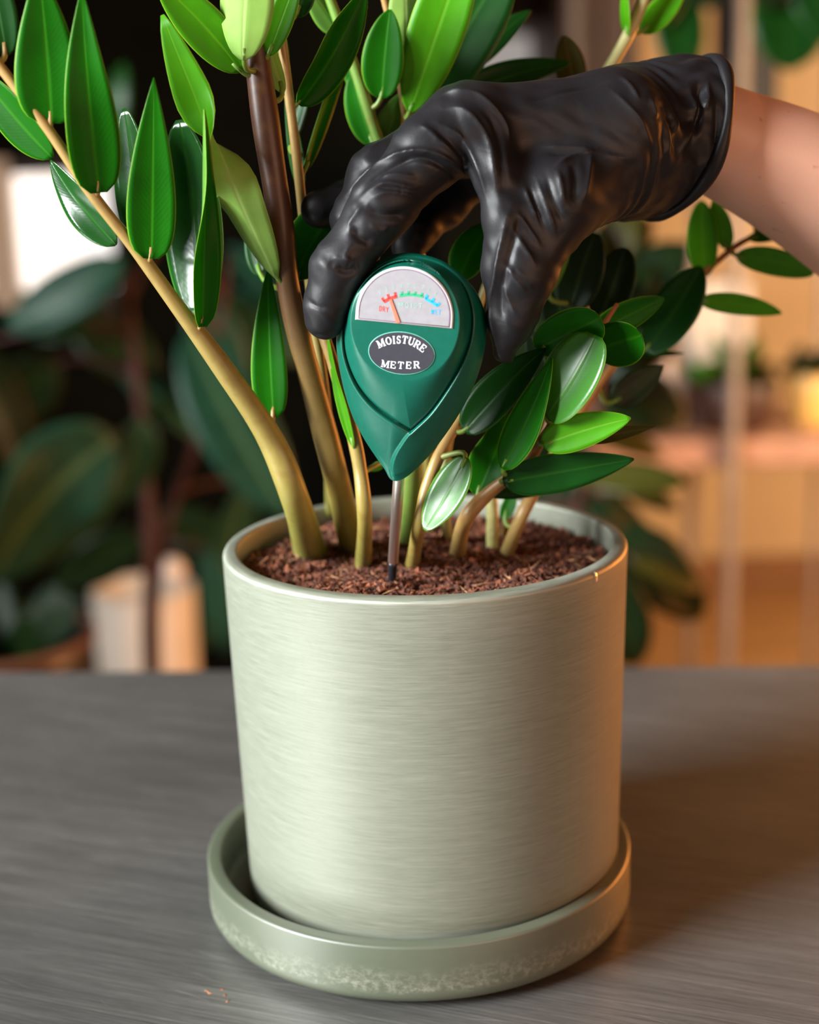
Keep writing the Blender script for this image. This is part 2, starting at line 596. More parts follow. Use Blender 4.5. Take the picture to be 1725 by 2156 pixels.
M_WALL = simple('warm_plaster', (0.66, 0.44, 0.24), 0.8, var=0.08, scale=3)
M_BACKDROP = simple('backdrop_black', (0.004, 0.0045, 0.003), 0.9, var=0.3, scale=5, spec=0.05)
M_CEIL = simple('ceiling_paint', (0.16, 0.11, 0.08), 0.9, var=0.05, scale=3)


def slab(name, lo, hi, m, **kw):
    g = G()
    g.box(lo, hi)
    return g.obj(name, m, smooth=False, **kw)


slab('floor', (-3.2, -2.5, FLOOR_Z - 0.05), (3.2, BACK_Y + 0.1, FLOOR_Z), floor_mat(), kind='structure')
slab('wall_back', (-3.2, BACK_Y, FLOOR_Z), (3.2, BACK_Y + 0.1, 1.9), M_WALL, kind='structure')
slab('wall_right', (3.1, -2.5, FLOOR_Z), (3.2, BACK_Y, 1.9), simple('wood_panel', (0.26, 0.095, 0.025), 0.7, var=.2, scale=6), kind='structure')
slab('ceiling', (-3.2, -2.5, 1.9), (3.2, BACK_Y + 0.1, 2.0), M_CEIL, kind='structure')
slab('baseboard_back', (0.1, BACK_Y - 0.02, FLOOR_Z), (3.1, BACK_Y, FLOOR_Z + 0.09), simple('skirting_wood', (0.30, 0.13, 0.05), 0.5), kind='structure')
# added black backdrop for shaded foliage at left, with the bright window in it
PY = 2.35
w0, w1 = P(-330, 345, PY), P(262, 640, PY)
wx0, wx1, wz0, wz1 = w0[0], w1[0], w1[2], w0[2]
px_end = P(985, 300, PY)[0]
g = G()
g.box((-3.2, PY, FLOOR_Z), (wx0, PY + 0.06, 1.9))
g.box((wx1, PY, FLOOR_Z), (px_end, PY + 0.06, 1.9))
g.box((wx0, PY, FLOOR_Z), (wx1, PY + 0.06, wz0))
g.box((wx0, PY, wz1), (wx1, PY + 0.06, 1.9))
g.obj('dark_backdrop', M_BACKDROP, smooth=False, kind='structure')
M_FRAME = simple('window_dark_paint', (0.02, 0.02, 0.018), 0.6, var=0.05)
M_MULL = simple('window_pale_paint', (0.62, 0.62, 0.60), 0.5, var=0.05)
mp_ = NT('window_daylight_pane').set(Roughness=0.2)
mp_.b.inputs['Base Color'].default_value = (0.8, 0.82, 0.82, 1)
mp_.b.inputs['Emission Color'].default_value = (1.0, 0.93, 0.89, 1)
mp_.b.inputs['Emission Strength'].default_value = 1.35
wnd = empty('window_1', ((wx0 + wx1) / 2, PY + 0.03, wz0), kind='structure')
g = G()
g.box((wx0, PY + 0.035, wz0), (wx1, PY + 0.041, wz1))
g.obj('pane', mp_.m, wnd, smooth=False)
g = G()
fw = 0.03
g.box((wx0, PY - 0.01, wz0), (wx0 + fw, PY + 0.03, wz1))
g.box((wx1 - fw * 0.4, PY - 0.01, wz0), (wx1, PY + 0.03, wz1))
g.box((wx0, PY - 0.01, wz1 - fw), (wx1, PY + 0.03, wz1))
g.box((wx0, PY - 0.01, wz0), (wx1, PY + 0.03, wz0 + fw))
g.obj('window_frame', M_FRAME, wnd, smooth=False)
g = G()
ml = P(5, 500, PY)[0]
g.box((ml - 0.03, PY - 0.012, wz0), (ml + 0.026, PY + 0.03, wz1))
g.obj('mullion', M_MULL, wnd, smooth=False)

# ------------------------------------------------------------------ steel work table
bl, br = Pz(0, 1410, 0.0), Pz(1725, 1395, 0.0)
edir = nrm(br - bl)
ang = math.atan2(edir[1], edir[0])
tb = empty('work_table', ((bl[0] + br[0]) / 2, bl[1] - 0.45, FLOOR_Z), label='brushed stainless steel work table, scratched, under the green pot', cat='table')


def tquad(u0, u1, v0, v1):
    """table coordinates: u along the rear edge, v towards the camera"""
    n_ = np.array([edir[1], -edir[0], 0])
    mid = (bl + br) / 2
    return [mid + edir * u + n_ * v for u, v in ((u0, v0), (u1, v0), (u1, v1), (u0, v1))]


g = G()
prof = [(0.0, -0.034), (0.0, -0.006)] + [(0.006 - 0.006 * math.cos(a), -0.006 + 0.006 * math.sin(a)) for a in np.linspace(0.2, math.pi / 2, 6)]
n_ = np.array([edir[1], -edir[0], 0])
mid = (bl + br) / 2
TU, TV = 0.95, 0.92
ring = [(v, z) for v, z in prof] + [(TV - v, z) for v, z in prof[::-1]]
vs = [mid + edir * u + n_ * v + np.array([0, 0, z]) for u in (-TU, TU) for v, z in ring]
k = len(ring)
fs = [(i, i + k, (i + 1) % k + k, (i + 1) % k) for i in range(k)] + [tuple(range(k)), tuple(range(k, 2 * k))[::-1]]
mk('tabletop', vs, fs, M_STEEL, tb, loc=(0, 0, 0), smooth=False)
M_LEG = simple('table_leg_steel', (0.35, 0.35, 0.34), 0.4, 1.0)
for su in (-1, 1):
    for v in (0.08, TV - 0.08):
        c = mid + edir * su * (TU - 0.08) + n_ * v
        V, f, _ = tube([c + np.array([0, 0, FLOOR_Z]), c + np.array([0, 0, FLOOR_Z + 0.03]), c + np.array([0, 0, -0.034])], [0.028, 0.021, 0.021], 14)
        mk('leg', V, f, M_LEG, tb)
g = G()
for (px, py) in ((437, 2086), (445, 2090), (466, 2083), (474, 2096), (482, 2108)):
    c = Pz(px, py, 0.0)
    for _ in range(2):
        a = rnd.uniform(0, 6.28)
        L, w, q = rnd.uniform(0.0006, 0.0012), 0.0004, c + np.array([rnd.uniform(-.0006, .0006), rnd.uniform(-.0006, .0006), 0])
        d, e = np.array([math.cos(a), math.sin(a), 0]), np.array([-math.sin(a), math.cos(a), 0])
        g.add([q + d * L, q + e * w, q - d * L, q - e * w, q + np.array([0, 0, 0.0004])], [(0, 1, 4), (1, 2, 4), (2, 3, 4), (3, 0, 4), (3, 2, 1, 0)])
g.obj('soil_specks', simple('rust_specks', (0.32, 0.13, 0.05), 0.8), tb, kind='stuff', smooth=False)

# ------------------------------------------------------------------ saucer
SX, RS, HS = -0.00578, 0.0823, 0.0250
prof = [(0.0, 0.0035), (RS - 0.016, 0.0035), (RS - 0.015, 0.0), (RS - 0.012, 0.0), (RS - 0.011, 0.0026)]
prof += arc(RS - 0.005, 0.0072, 0.0050, -85, 0, 6)
prof += arc(RS - 0.0012, HS - 0.0012, 0.0012, 0, 90, 4) + arc(RS - 0.0047, HS - 0.0006, 0.0006, 90, 180, 3)
prof += arc(RS - 0.0083, 0.0095, 0.0030, 0, -90, 4) + [(0.0, 0.0065)]
V, f = lathe(prof, SX, 0, 192)
mk('saucer', V, f, M_SAUCER, loc=(SX, 0, 0), label='round sage green saucer with dried white stains under the pot', cat='saucer')

# ------------------------------------------------------------------ potted plant: pot and soil
HP, RT, RB = 0.14596, 0.075, 0.0717
PLANT = empty('potted_plant', (0, 0, 0.0066), label='green leafy plant with many stems in brushed sage green pot', cat='potted plant')
prof = [(0.0, 0.0066), (RB - 0.008, 0.0066)] + arc(RB - 0.0075, 0.0142, 0.0075, -85, 0, 6)
for t in (0.3, 0.6, 0.9):
    prof.append((RB + (RT - RB) * t, 0.0142 + (HP - 0.004 - 0.0142) * t))
prof += arc(RT - 0.0024, HP - 0.0024, 0.0024, 0, 90, 5) + arc(RT - 0.0044, HP - 0.0010, 0.0010, 90, 180, 3)
prof += [(RT - 0.0056, HP - 0.02), (RT - 0.006, 0.020), (0.0, 0.014)]
V, f = lathe(prof, 0, 0, 192)
mk('pot', V, f, M_POT, PLANT, loc=(0, 0, 0.0066))

ZS = 0.1372


def soil_h(x, y):
    return ZS + 0.0014 * np.sin(90 * x + 1) * np.cos(75 * y) + 0.0022 * np.exp(-(x * x + (y - .015) ** 2) / 0.0016) \
        + 0.0009 * np.sin(260 * x + 2) * np.sin(240 * y) - 0.0015 * np.clip((np.hypot(x, y) - .06) / .01, 0, 1)


RI = RT - 0.0058
nr, na = 46, 150
rr = np.linspace(0, 1, nr)[1:] * RI
aa = np.linspace(0, 2 * np.pi, na, endpoint=False)
X, Y = np.outer(rr, np.cos(aa)), np.outer(rr, np.sin(aa))
Z = soil_h(X, Y) + nrs.normal(0, 0.0006, X.shape)
V = np.concatenate([[[0, 0, ZS]], np.stack([X, Y, Z], -1).reshape(-1, 3)])
f = [(0, 1 + j, 1 + (j + 1) % na) for j in range(na)]
for i in range(nr - 2):
    for j in range(na):
        f.append((1 + i * na + j, 1 + (i + 1) * na + j, 1 + (i + 1) * na + (j + 1) % na, 1 + i * na + (j + 1) % na))
g = G()
g.add(V, f, 0)
OCT = np.array([(1, 0, 0), (-1, 0, 0), (0, 1, 0), (0, -1, 0), (0, 0, 1), (0, 0, -1)], float)
OF = [(0, 2, 4), (2, 1, 4), (1, 3, 4), (3, 0, 4), (2, 0, 5), (1, 2, 5), (3, 1, 5), (0, 3, 5)]
for i in range(9500):
    r, a = RI * math.sqrt(rnd.random()) * 0.985, rnd.uniform(0, 2 * math.pi)
    x, y = r * math.cos(a), r * math.sin(a)
    z = float(soil_h(np.array(x), np.array(y)))
    fib = rnd.random()
    if fib < 0.30:
        sc = np.array([rnd.uniform(0.0014, 0.0042), 0.00028, 0.00025])
        m = 2 if rnd.random() < 0.22 else 1
    else:
        s0 = rnd.uniform(0.0004, 0.0012) * (1.8 if rnd.random() < .12 else 1)
        sc = np.array([s0 * rnd.uniform(.8, 1.5), s0, s0 * rnd.uniform(.6, 1.1)])
        m = 0 if rnd.random() < 0.72 else 1
    pts = OCT * sc * (1 + nrs.normal(0, .22, (6, 3)))
    th, tl = rnd.uniform(0, 6.28), rnd.gauss(0, 0.35)
    c, s = math.cos(th), math.sin(th)
    ct, st = math.cos(tl), math.sin(tl)
    R = np.array([[c, -s, 0], [s, c, 0], [0, 0, 1]]) @ np.array([[ct, 0, -st], [0, 1, 0], [st, 0, ct]])
    q = pts @ R.T
    q += np.array([x, y, z + rnd.uniform(-.0003, .0014) * (1 + 0.8 * math.sin(x * 420 + 3 * math.sin(y * 300)) * math.sin(y * 390))])
    rad = np.hypot(q[:, 0], q[:, 1]).max()
    if rad > RI:
        q[:, :2] *= (RI - .0004) / rad
    g.add(q, OF, m)
g.obj('soil', [M_SOIL, M_FIBRE, M_FIBRE2], PLANT, smooth=False, kind='stuff')

# ------------------------------------------------------------------ water drop on the pot's rim
_, _ = 0, 0
dd = ray(1253, 1216)
a_, b_, c_ = dd[0] ** 2 + dd[1] ** 2, 2 * (CC[0] * dd[0] + CC[1] * dd[1]), CC[0] ** 2 + CC[1] ** 2 - (RT - 0.0004) ** 2
tt = (-b_ - math.sqrt(b_ * b_ - 4 * a_ * c_)) / (2 * a_)
dp = CC + dd * tt
dn = nrm([dp[0], dp[1], 0])
ds = np.cross([0, 0, 1], dn)
V, f = [], []
for i in range(13):
    t = i / 12
    ph = math.pi * t
    w = 0.00135 * math.sin(ph) * (1.0 - 0.38 * math.cos(ph))
    for j in range(20):
        b = 2 * math.pi * j / 20
        V.append(dp + np.array([0, 0, 0.0021 * math.cos(ph)]) + ds * w * math.cos(b) + dn * (0.0008 * math.sin(ph) * math.sin(b)))
for i in range(12):
    for j in range(20):
        f.append((i * 20 + j, (i + 1) * 20 + j, (i + 1) * 20 + (j + 1) % 20, i * 20 + (j + 1) % 20))
mw = NT('water').set(Roughness=0.03, IOR=1.33)
mw.b.inputs['Transmission Weight'].default_value = 0.85
mw.b.inputs['Base Color'].default_value = (0.85, 0.80, 0.70, 1)
mk('water_drop', V, f, mw.m, label='tiny water drop on the right of the pot just below its rim', cat='water drop')

# ------------------------------------------------------------------ moisture meter
YM = -0.056
tip3, top3 = P(828, 1012, YM), P(857, 533, YM - 0.003)
MA = nrm(top3 - tip3)
toC = nrm(CC - (tip3 + top3) / 2)
yaw_ = math.radians(-9)
nn = nrm(toC - (toC @ MA) * MA)
rr_ = np.cross(MA, nn)
MN = nrm(math.cos(yaw_) * nn + math.sin(yaw_) * rr_)
MR = np.cross(MA, MN)
MO = tip3


def muv(px, py, w=0.0):
    """pixel on the meter's plane at height w (mm) -> local millimetres"""
    d = ray(px, py)
    o = MO + MN * w * 1e-3
    q = CC + d * (((o - CC) @ MN) / (d @ MN)) - o
    return np.array([q @ MR, q @ MA]) * 1e3


def m3(u, v, w):
    u, v, w = np.broadcast_arrays(np.asarray(u, float), np.asarray(v, float), np.asarray(w, float))
    return MO + (u[..., None] * MR + v[..., None] * MA + w[..., None] * MN) * 1e-3


def mz(pts, w=0.0):
    """points in the coordinates of the 3.992x close-up (origin 680, 500) -> local mm"""
    return np.array([muv(680 + x / 3.992, 500 + y / 3.992, w) for x, y in pts])


def closed(pts, n):
    p = np.asarray(pts, float)
    m = len(p)
    t = np.linspace(0, m, n, endpoint=False)
    i = t.astype(int)
    u = (t - i)[:, None]
    a, b, c, d = p[(i - 1) % m], p[i % m], p[(i + 1) % m], p[(i + 2) % m]
    return 0.5 * (2 * b + (c - a) * u + (2 * a - 5 * b + 4 * c - d) * u ** 2 + (3 * b - a - 3 * c + d) * u ** 3)


outl = [(700, 130), (850, 146), (1000, 195), (1130, 285), (1255, 410), (1335, 550), (1372, 700), (1368, 870), (1328, 1080), (1250, 1290), (1130, 1510),
        (1000, 1700), (870, 1860), (740, 1985), (665, 2034), (610, 2048), (562, 2024), (520, 1950), (440, 1836), (345, 1690), (252, 1510), (182, 1300),
        (132, 1060), (113, 880), (130, 690), (190, 505), (290, 345), (420, 222), (560, 152)]
outl = closed(mz(outl, 0.0), 720)
WG = 7.5
gro_l = [(738, 1632), (680, 1592), (560, 1512), (450, 1430), (350, 1330), (262, 1205), (192, 1042), (162, 880), (172, 705), (220, 532), (312, 392), (430, 282), (560, 212), (700, 184)]
gro_r = [(850, 204), (1000, 262), (1140, 385), (1222, 545), (1250, 715), (1226, 900), (1150, 1096), (1040, 1285), (900, 1478), (738, 1632)]
gro = mz(gro_l + gro_r[:-1], WG)
gro = np.concatenate([spline(mz(gro_l + gro_r, WG), 500)])
est = spline(mz([(900, 1478), (738, 1632), (660, 1735), (600, 1835), (566, 1940), (570, 2030)], 5.0), 160)
WP = 12.6
pcen = mz([(688, 712)], WP)[0]
pa, pb = 17.2, 18.6


def seg_dist(p, line):
    """distance from points to a polyline, and side of the nearest segment"""
    a, b = line[:-1], line[1:]
    ab = b - a
    best = np.full(len(p), 1e9)
    side = np.zeros(len(p))
    for i in range(len(a)):
        ap = p - a[i]
        t = np.clip(ap @ ab[i] / max(ab[i] @ ab[i], 1e-12), 0, 1)
        d = np.hypot(*(ap - t[:, None] * ab[i]).T)
        s = np.sign(ab[i][0] * ap[:, 1] - ab[i][1] * ap[:, 0])
        w = d < best
        best[w] = d[w]
        side[w] = s[w]
    return best, side


def inside(p, poly):
    x, y = p[:, 0], p[:, 1]
    c = np.zeros(len(p), bool)
    q = np.roll(poly, 1, 0)
    for (x1, y1), (x2, y2) in zip(poly, q):
        if y1 != y2:
            c ^= ((y1 > y) != (y2 > y)) & (x < (x2 - x1) * (y - y1) / (y2 - y1) + x1)
    return c


NA, NTT = 760, 170
ctr = mz([(700, 880)], 3.0)[0]
oang = np.unwrap(np.arctan2(outl[:, 1] - ctr[1], outl[:, 0] - ctr[0]))
orad = np.hypot(*(outl - ctr).T)
if oang[-1] < oang[0]:
    oang, orad = oang[::-1], orad[::-1]
A = np.linspace(oang[0], oang[0] + 2 * np.pi, NA, endpoint=False)
Rr = np.interp(A, np.append(oang, oang[0] + 2 * np.pi), np.append(orad, orad[0]))
T = np.sin(np.linspace(0, 1, NTT + 1)[1:] * np.pi / 2)
UV = ctr + (T[:, None, None] * Rr[None, :, None]) * np.stack([np.cos(A), np.sin(A)], -1)[None]
pf = UV.reshape(-1, 2)
tf = np.repeat(T, NA)
DEEP = 11.5
taper = 0.30 + 0.70 * np.tanh(np.maximum(pf[:, 1], 0) / 17.0) ** 1.3
wd = DEEP * taper * np.sqrt(np.clip(1 - tf ** 2.6, 0, 1)) + 0.0
dG, _ = seg_dist(pf, gro[::3])
inG = inside(pf, gro[::3])
eP = np.hypot((pf[:, 0] - pcen[0]) / pa, (pf[:, 1] - pcen[1]) / pb)
dP = np.maximum(eP - 1, 0) * pa
kk = dG / (dG + dP + 1e-9)
kk = kk * kk * (3 - 2 * kk) * 0.5 + kk * 0.5
w_in = (wd - 0.9) * (1 - kk) + WP * kk
w_in = np.where(eP < 1, WP, w_in)
w_in = np.where((eP < 1) & (dG < 1.6), np.minimum(WP, (wd - 0.9) + (WP - wd + 0.9) * np.clip(dG / 1.6, 0, 1)), w_in)
w_out = wd + 1.1 * np.exp(-dG / 2.0)
w_in_f = np.where(inG, w_in, wd - 0.9)
sd = np.clip(0.5 + np.where(inG, -dG, dG) / 0.5, 0, 1)
sd = sd * sd * (3 - 2 * sd)
low = np.clip((pf[:, 1] - 12.0) / 5.0, 0, 1)
low = low * low * (3 - 2 * low)
w_in_f = np.where(inG, w_in, (wd - 0.9) * low + w_out * (1 - low))
w = w_in_f * (1 - sd) + w_out * sd - 1.3 * np.exp(-(dG / 0.48) ** 2) * low
dE, sE = seg_dist(pf, est)
w += np.where(inG, 0, np.where(sE > 0, 0.9, -0.9) * np.exp(-dE / 5.0) * np.clip(dE / 0.45, 0, 1)) * (1 - np.clip((pf[:, 1] - 14) / 12.0, 0, 1) ** 2) * np.clip((1 - tf) / 0.06, 0, 1)
w *= np.clip((1 - tf ** 14), 0, 1) ** 0.5
back = -8.0 * taper * np.sqrt(np.clip(1 - tf ** 2.6, 0, 1))
V = np.concatenate([m3(np.array([ctr[0]]), np.array([ctr[1]]), np.array([WP])), m3(pf[:, 0], pf[:, 1], w),
                    m3(pf[:-NA, 0], pf[:-NA, 1], back[:-NA]), m3(np.array([ctr[0]]), np.array([ctr[1]]), np.array([-8.0]))])
f = [(0, 1 + j, 1 + (j + 1) % NA) for j in range(NA)]
for i in range(NTT - 1):
    for j in range(NA):
        f.append((1 + i * NA + j, 1 + (i + 1) * NA + j, 1 + (i + 1) * NA + (j + 1) % NA, 1 + i * NA + (j + 1) % NA))
ob = 1 + NTT * NA
for i in range(NTT - 1):
    for j in range(NA):
        j2 = (j + 1) % NA
        o1 = ob + (i + 1) * NA if i < NTT - 2 else 1 + (NTT - 1) * NA
        f.append((ob + i * NA + j, ob + i * NA + j2, o1 + j2, o1 + j))
lastv = len(V) - 1
f += [(lastv, ob + (j + 1) % NA, ob + j) for j in range(NA)]
METER = empty('moisture_meter', tuple(tip3), label='green teardrop moisture meter with half round dial held by the gloved hand', cat='moisture meter')
mk('case', V, f, M_CASE, METER)


def plate(name, poly, w0, w1, m, parent, bev=0.25, **kw):
    """a raised plate on the meter: closed outline (local mm) between heights w0 and w1"""
    p = np.asarray(poly)
    c = p.mean(0)
    q = p + (c - p) / np.maximum(np.hypot(*(c - p).T)[:, None], 1e-9) * bev
    k = len(p)
    V = np.concatenate([m3(p[:, 0], p[:, 1], w0), m3(p[:, 0], p[:, 1], w1 - bev), m3(q[:, 0], q[:, 1], w1)])
    f = []
    for a in (0, k):
        f += [(a + i, a + (i + 1) % k, a + k + (i + 1) % k, a + k + i) for i in range(k)]
    f += [tuple(range(2 * k, 3 * k))]
    return mk(name, V, f, m, parent, smooth=False, **kw)


# dial window: an arch with a straight foot
dl, dr_, dt = mz([(273, 690), (1092, 766), (702, 246)], WP)
base_c = (dl + dr_) / 2
du = nrm(dr_ - dl)
dv = np.array([-du[1], du[0]])
half = np.linalg.norm(dr_ - dl) / 2
top_h = (dt - base_c) @ dv
arcp = []
foot = 2.6
for i in range(61):
    a = math.pi * i / 60
    arcp.append(base_c + du * half * math.cos(a) + dv * (foot + (top_h - foot) * math.sin(a)))
arch = np.array([base_c + du * half] + arcp + [base_c - du * half])


def shrink(p, s):
    c = base_c + dv * top_h * 0.42
    return c + (p - c) * (1 - s / half)


plate('dial_rim', arch, WP - 0.6, WP + 0.55, M_DIALRIM, METER, 0.45)
dial = plate('dial', shrink(arch, 1.25), WP + 0.2, WP + 0.62, M_DIAL, METER, 0.08, label='pale grey moisture scale')
inner = shrink(arch, 1.1)
rim_line = np.concatenate([inner, inner[:1]])
V, f, _ = tube(m3(rim_line[:, 0], rim_line[:, 1], WP + 0.60), 0.16e-3, 6)
mk('scale_border', V, f, simple('dark_mauve_line', (0.20, 0.13, 0.20), 0.3), METER)


def strokes(segs, w0, w1):
    """raised strokes: (u0, v0, u1, v1, thickness) in local mm"""
    g = G()
    for (u0, v0, u1, v1, th) in segs:
        d = nrm([u1 - u0, v1 - v0])
        n = np.array([-d[1], d[0]]) * th / 2
        q = np.array([(u0, v0) + n, (u1, v1) + n, (u1, v1) - n, (u0, v0) - n])
        V = np.concatenate([m3(q[:, 0], q[:, 1], w0), m3(q[:, 0], q[:, 1], w1)])
        g.add(V, [(4, 7, 6, 5), (0, 1, 5, 4), (1, 2, 6, 5), (2, 3, 7, 6), (3, 0, 4, 7)])
    return g


def dz(x, y):
    """point of the 5.75x close-up (origin 700, 540) on the dial face"""
    return muv(700 + x / 5.75, 540 + y / 5.75, WP + 0.6)


def bar_with_ticks(pts, ticks, th, tl):
    p = np.array([dz(*q) for q in pts])
    s = [(p[i][0], p[i][1], p[i + 1][0], p[i + 1][1], th) for i in range(len(p) - 1)]
    for a, b in ticks:
        a, b = dz(*a), dz(*b)
        s.append((a[0], a[1], b[0], b[1], tl))
    return s


red = bar_with_ticks([(622, 548), (668, 522), (718, 500), (782, 482)], [((630, 546), (600, 500)), ((690, 512), (668, 456)), ((770, 488), (756, 432))], 1.0, 0.75)
grn = bar_with_ticks([(812, 474), (890, 462), (970, 462), (1050, 474), (1102, 486)], [((845, 468), (840, 424)), ((922, 462), (922, 418)), ((1000, 466), (1004, 424)), ((1078, 480), (1088, 438))], 0.85, 0.7)
blu = bar_with_ticks([(1124, 508), (1180, 538), (1235, 570), (1272, 598)], [((1128, 512), (1152, 462)), ((1205, 552), (1232, 505)), ((1266, 596), (1300, 560))], 0.95, 0.8)
WD = WP + 0.55
strokes(red, WD, WD + 0.16).obj('scale_marks', M_RED, dial, smooth=False, label='red dry scale marks')
strokes(grn, WD, WD + 0.16).obj('scale_marks', M_GREENP, dial, smooth=False, label='green moist scale marks')
strokes(blu, WD, WD + 0.16).obj('scale_marks', M_BLUE, dial, smooth=False, label='blue wet scale marks')
n0, n1 = dz(705, 520), dz(800, 800)
nd = nrm(n1 - n0)
npz = np.array([-nd[1], nd[0]])
q = np.array([n0 + npz * 0.40, n0 - npz * 0.40, n1 - npz * 0.62, n1 + npz * 0.62])
V = np.concatenate([m3(q[:, 0], q[:, 1], WD + 0.2), m3(q[:, 0], q[:, 1], WD + 0.4)])
mk('needle', V, [(4, 5, 6, 7), (0, 4, 7, 3), (1, 2, 6, 5), (0, 1, 5, 4), (2, 3, 7, 6)], M_NEEDLE, dial, smooth=False, label='thin orange needle')

# a small stroke alphabet in a unit box; (x0, y0, x1, y1, thickness)
TH, TN = 0.21, 0.09


def arcs(cx, cy, rx, ry, a0, a1, th0, th1, n=8):
    o = []
    for i in range(n):
        a, b = math.radians(a0 + (a1 - a0) * i / n), math.radians(a0 + (a1 - a0) * (i + 1) / n)
        m_ = (a + b) / 2
        t_ = th0 + (th1 - th0) * abs(math.cos(m_))
        e = 0.12
        ax, ay, bx, by = cx + rx * math.cos(a), cy + ry * math.sin(a), cx + rx * math.cos(b), cy + ry * math.sin(b)
        o.append((ax - (bx - ax) * e, ay - (by - ay) * e, bx + (bx - ax) * e, by + (by - ay) * e, t_))
    return o


def sf(x, y, w=0.30):
    return (x - w / 2, y, x + w / 2, y, TN)


SER = {
    'M': [(0.12, 0.04, 0.12, 0.96, TN + .03), (0.14, 0.97, 0.46, 0.06, TH), (0.46, 0.06, 0.78, 0.97, TN + .03), (0.84, 0.04, 0.84, 0.96, TH), sf(.12, .045), sf(.84, .045, .34), sf(.10, .955, .24), sf(.88, .955, .26)],
    'O': arcs(.5, .5, .36, .44, 0, 360, TN, TH, 20),
    'I': [(0.5, 0.04, 0.5, 0.96, TH), sf(.5, .045, .46), sf(.5, .955, .46)],
    'S': arcs(.5, .71, .25, .235, 20, 270, TN + .03, TH - .03, 10) + arcs(.5, .27, .28, .225, 90, -160, TN + .03, TH - .03, 10) + [(.75, .70, .75, .97, TN), (.22, .03, .22, .32, TN)],
    'T': [(0.5, 0.04, 0.5, 0.96, TH), sf(.5, .045, .42), (0.08, .945, .92, .945, TN + .02), (.10, .95, .10, .70, TN), (.90, .95, .90, .70, TN)],
    'U': [(0.18, 0.34, 0.18, 0.96, TH), (0.80, 0.34, 0.80, 0.96, TN + .02), sf(.18, .955, .38), sf(.80, .955, .32)] + arcs(.49, .36, .31, .31, 180, 360, TN + .04, TH - .04, 10),
    'R': [(0.18, 0.04, 0.18, 0.96, TH), sf(.18, .045, .40), sf(.16, .955, .32), (0.18, .945, .52, .945, TN), (0.18, .51, .52, .51, TN)] + arcs(.52, .728, .24, .218, -90, 90, TN, TH, 8) + [(.50, .51, .82, .06, TH), sf(.88, .045, .22)],
    'E': [(0.20, 0.04, 0.20, 0.96, TH), (0.06, .945, .80, .945, TN + .01), (0.06, .055, .84, .055, TN + .01), (0.2, .51, .60, .51, TN), (.79, .95, .79, .70, TN), (.83, .06, .83, .32, TN), (.60, .40, .60, .63, TN)],
    'D': [(0.14, 0.04, 0.14, 0.96, .13), (0.14, .93, .45, .93, .13), (0.14, .07, .45, .07, .13)] + arcs(.45, .5, .36, .43, -90, 90, .13, .13, 8),
    'Y': [(0.5, 0.04, .5, .48, .13), (.5, .46, .12, .96, .13), (.5, .46, .88, .96, .13)],
    'W': [(0.05, .96, .27, .05, .13), (.27, .05, .5, .8, .13), (.5, .8, .73, .05, .13), (.73, .05, .95, .96, .13)],
}
SANS = {
    'M': [(0.1, 0.03, .1, .97, .13), (.1, .97, .5, .2, .13), (.5, .2, .9, .97, .13), (.9, .97, .9, .03, .13)],
    'O': arcs(.5, .5, .38, .44, 0, 360, .13, .13, 16), 'I': [(.5, .03, .5, .97, .14)],
    'S': arcs(.5, .71, .28, .23, 20, 270, .13, .13, 8) + arcs(.5, .27, .30, .23, 90, -160, .13, .13, 8),
    'T': [(.5, .03, .5, .97, .13), (.08, .93, .92, .93, .13)],
    'R': [(0.16, .03, .16, .97, .13), (.16, .93, .5, .93, .13), (.16, .5, .5, .5, .13), (.5, .5, .82, .03, .13)] + arcs(.5, .715, .25, .215, -90, 90, .13, .13, 6),
    'D': SER['D'], 'Y': SER['Y'], 'W': SER['W'],
    'E': [(.16, .03, .16, .97, .13), (.16, .93, .82, .93, .13), (.16, .5, .7, .5, .13), (.16, .07, .85, .07, .13)],
    '1': [(.5, .03, .5, .97, .15), (.5, .95, .28, .78, .13)],
    '2': arcs(.5, .70, .28, .25, 170, -40, .13, .13, 8) + [(.72, .52, .2, .08, .13), (.18, .07, .85, .07, .13)],
    '3': arcs(.48, .73, .26, .21, 150, -80, .13, .13, 8) + arcs(.48, .28, .29, .23, 80, -150, .13, .13, 8),
    '4': [(.65, .03, .65, .97, .13), (.65, .95, .12, .32, .13), (.1, .3, .9, .3, .13)],
    '5': [(.8, .92, .26, .92, .13), (.26, .95, .22, .52, .13)] + arcs(.48, .32, .31, .27, 130, -150, .13, .13, 10),
    '6': arcs(.5, .30, .30, .26, 0, 360, .13, .13, 12) + arcs(.66, .36, .46, .58, 100, 185, .13, .13, 6),
    '7': [(.14, .92, .86, .92, .13), (.84, .9, .42, .03, .13)],
    '8': arcs(.5, .72, .25, .21, 0, 360, .13, .13, 12) + arcs(.5, .27, .29, .23, 0, 360, .13, .13, 12),
    '9': arcs(.5, .70, .30, .26, 0, 360, .13, .13, 12) + arcs(.34, .64, .46, .58, -80, 5, .13, .13, 6),
    '0': arcs(.5, .5, .30, .44, 0, 360, .13, .13, 14),
}


def letter(ch, c, rot, wid, hgt, font):
    o = []
    cr, sr = math.cos(rot), math.sin(rot)
    for (x0, y0, x1, y1, th) in font[ch]:
        pts = []
        for x, y in ((x0, y0), (x1, y1)):
            a, b = (x - .5) * wid, (y - .5) * hgt
            pts += [c[0] + a * cr - b * sr, c[1] + a * sr + b * cr]
        o.append(tuple(pts) + (th * hgt * 0.9,))
    return o


lrot = math.atan2(du[1], du[0])
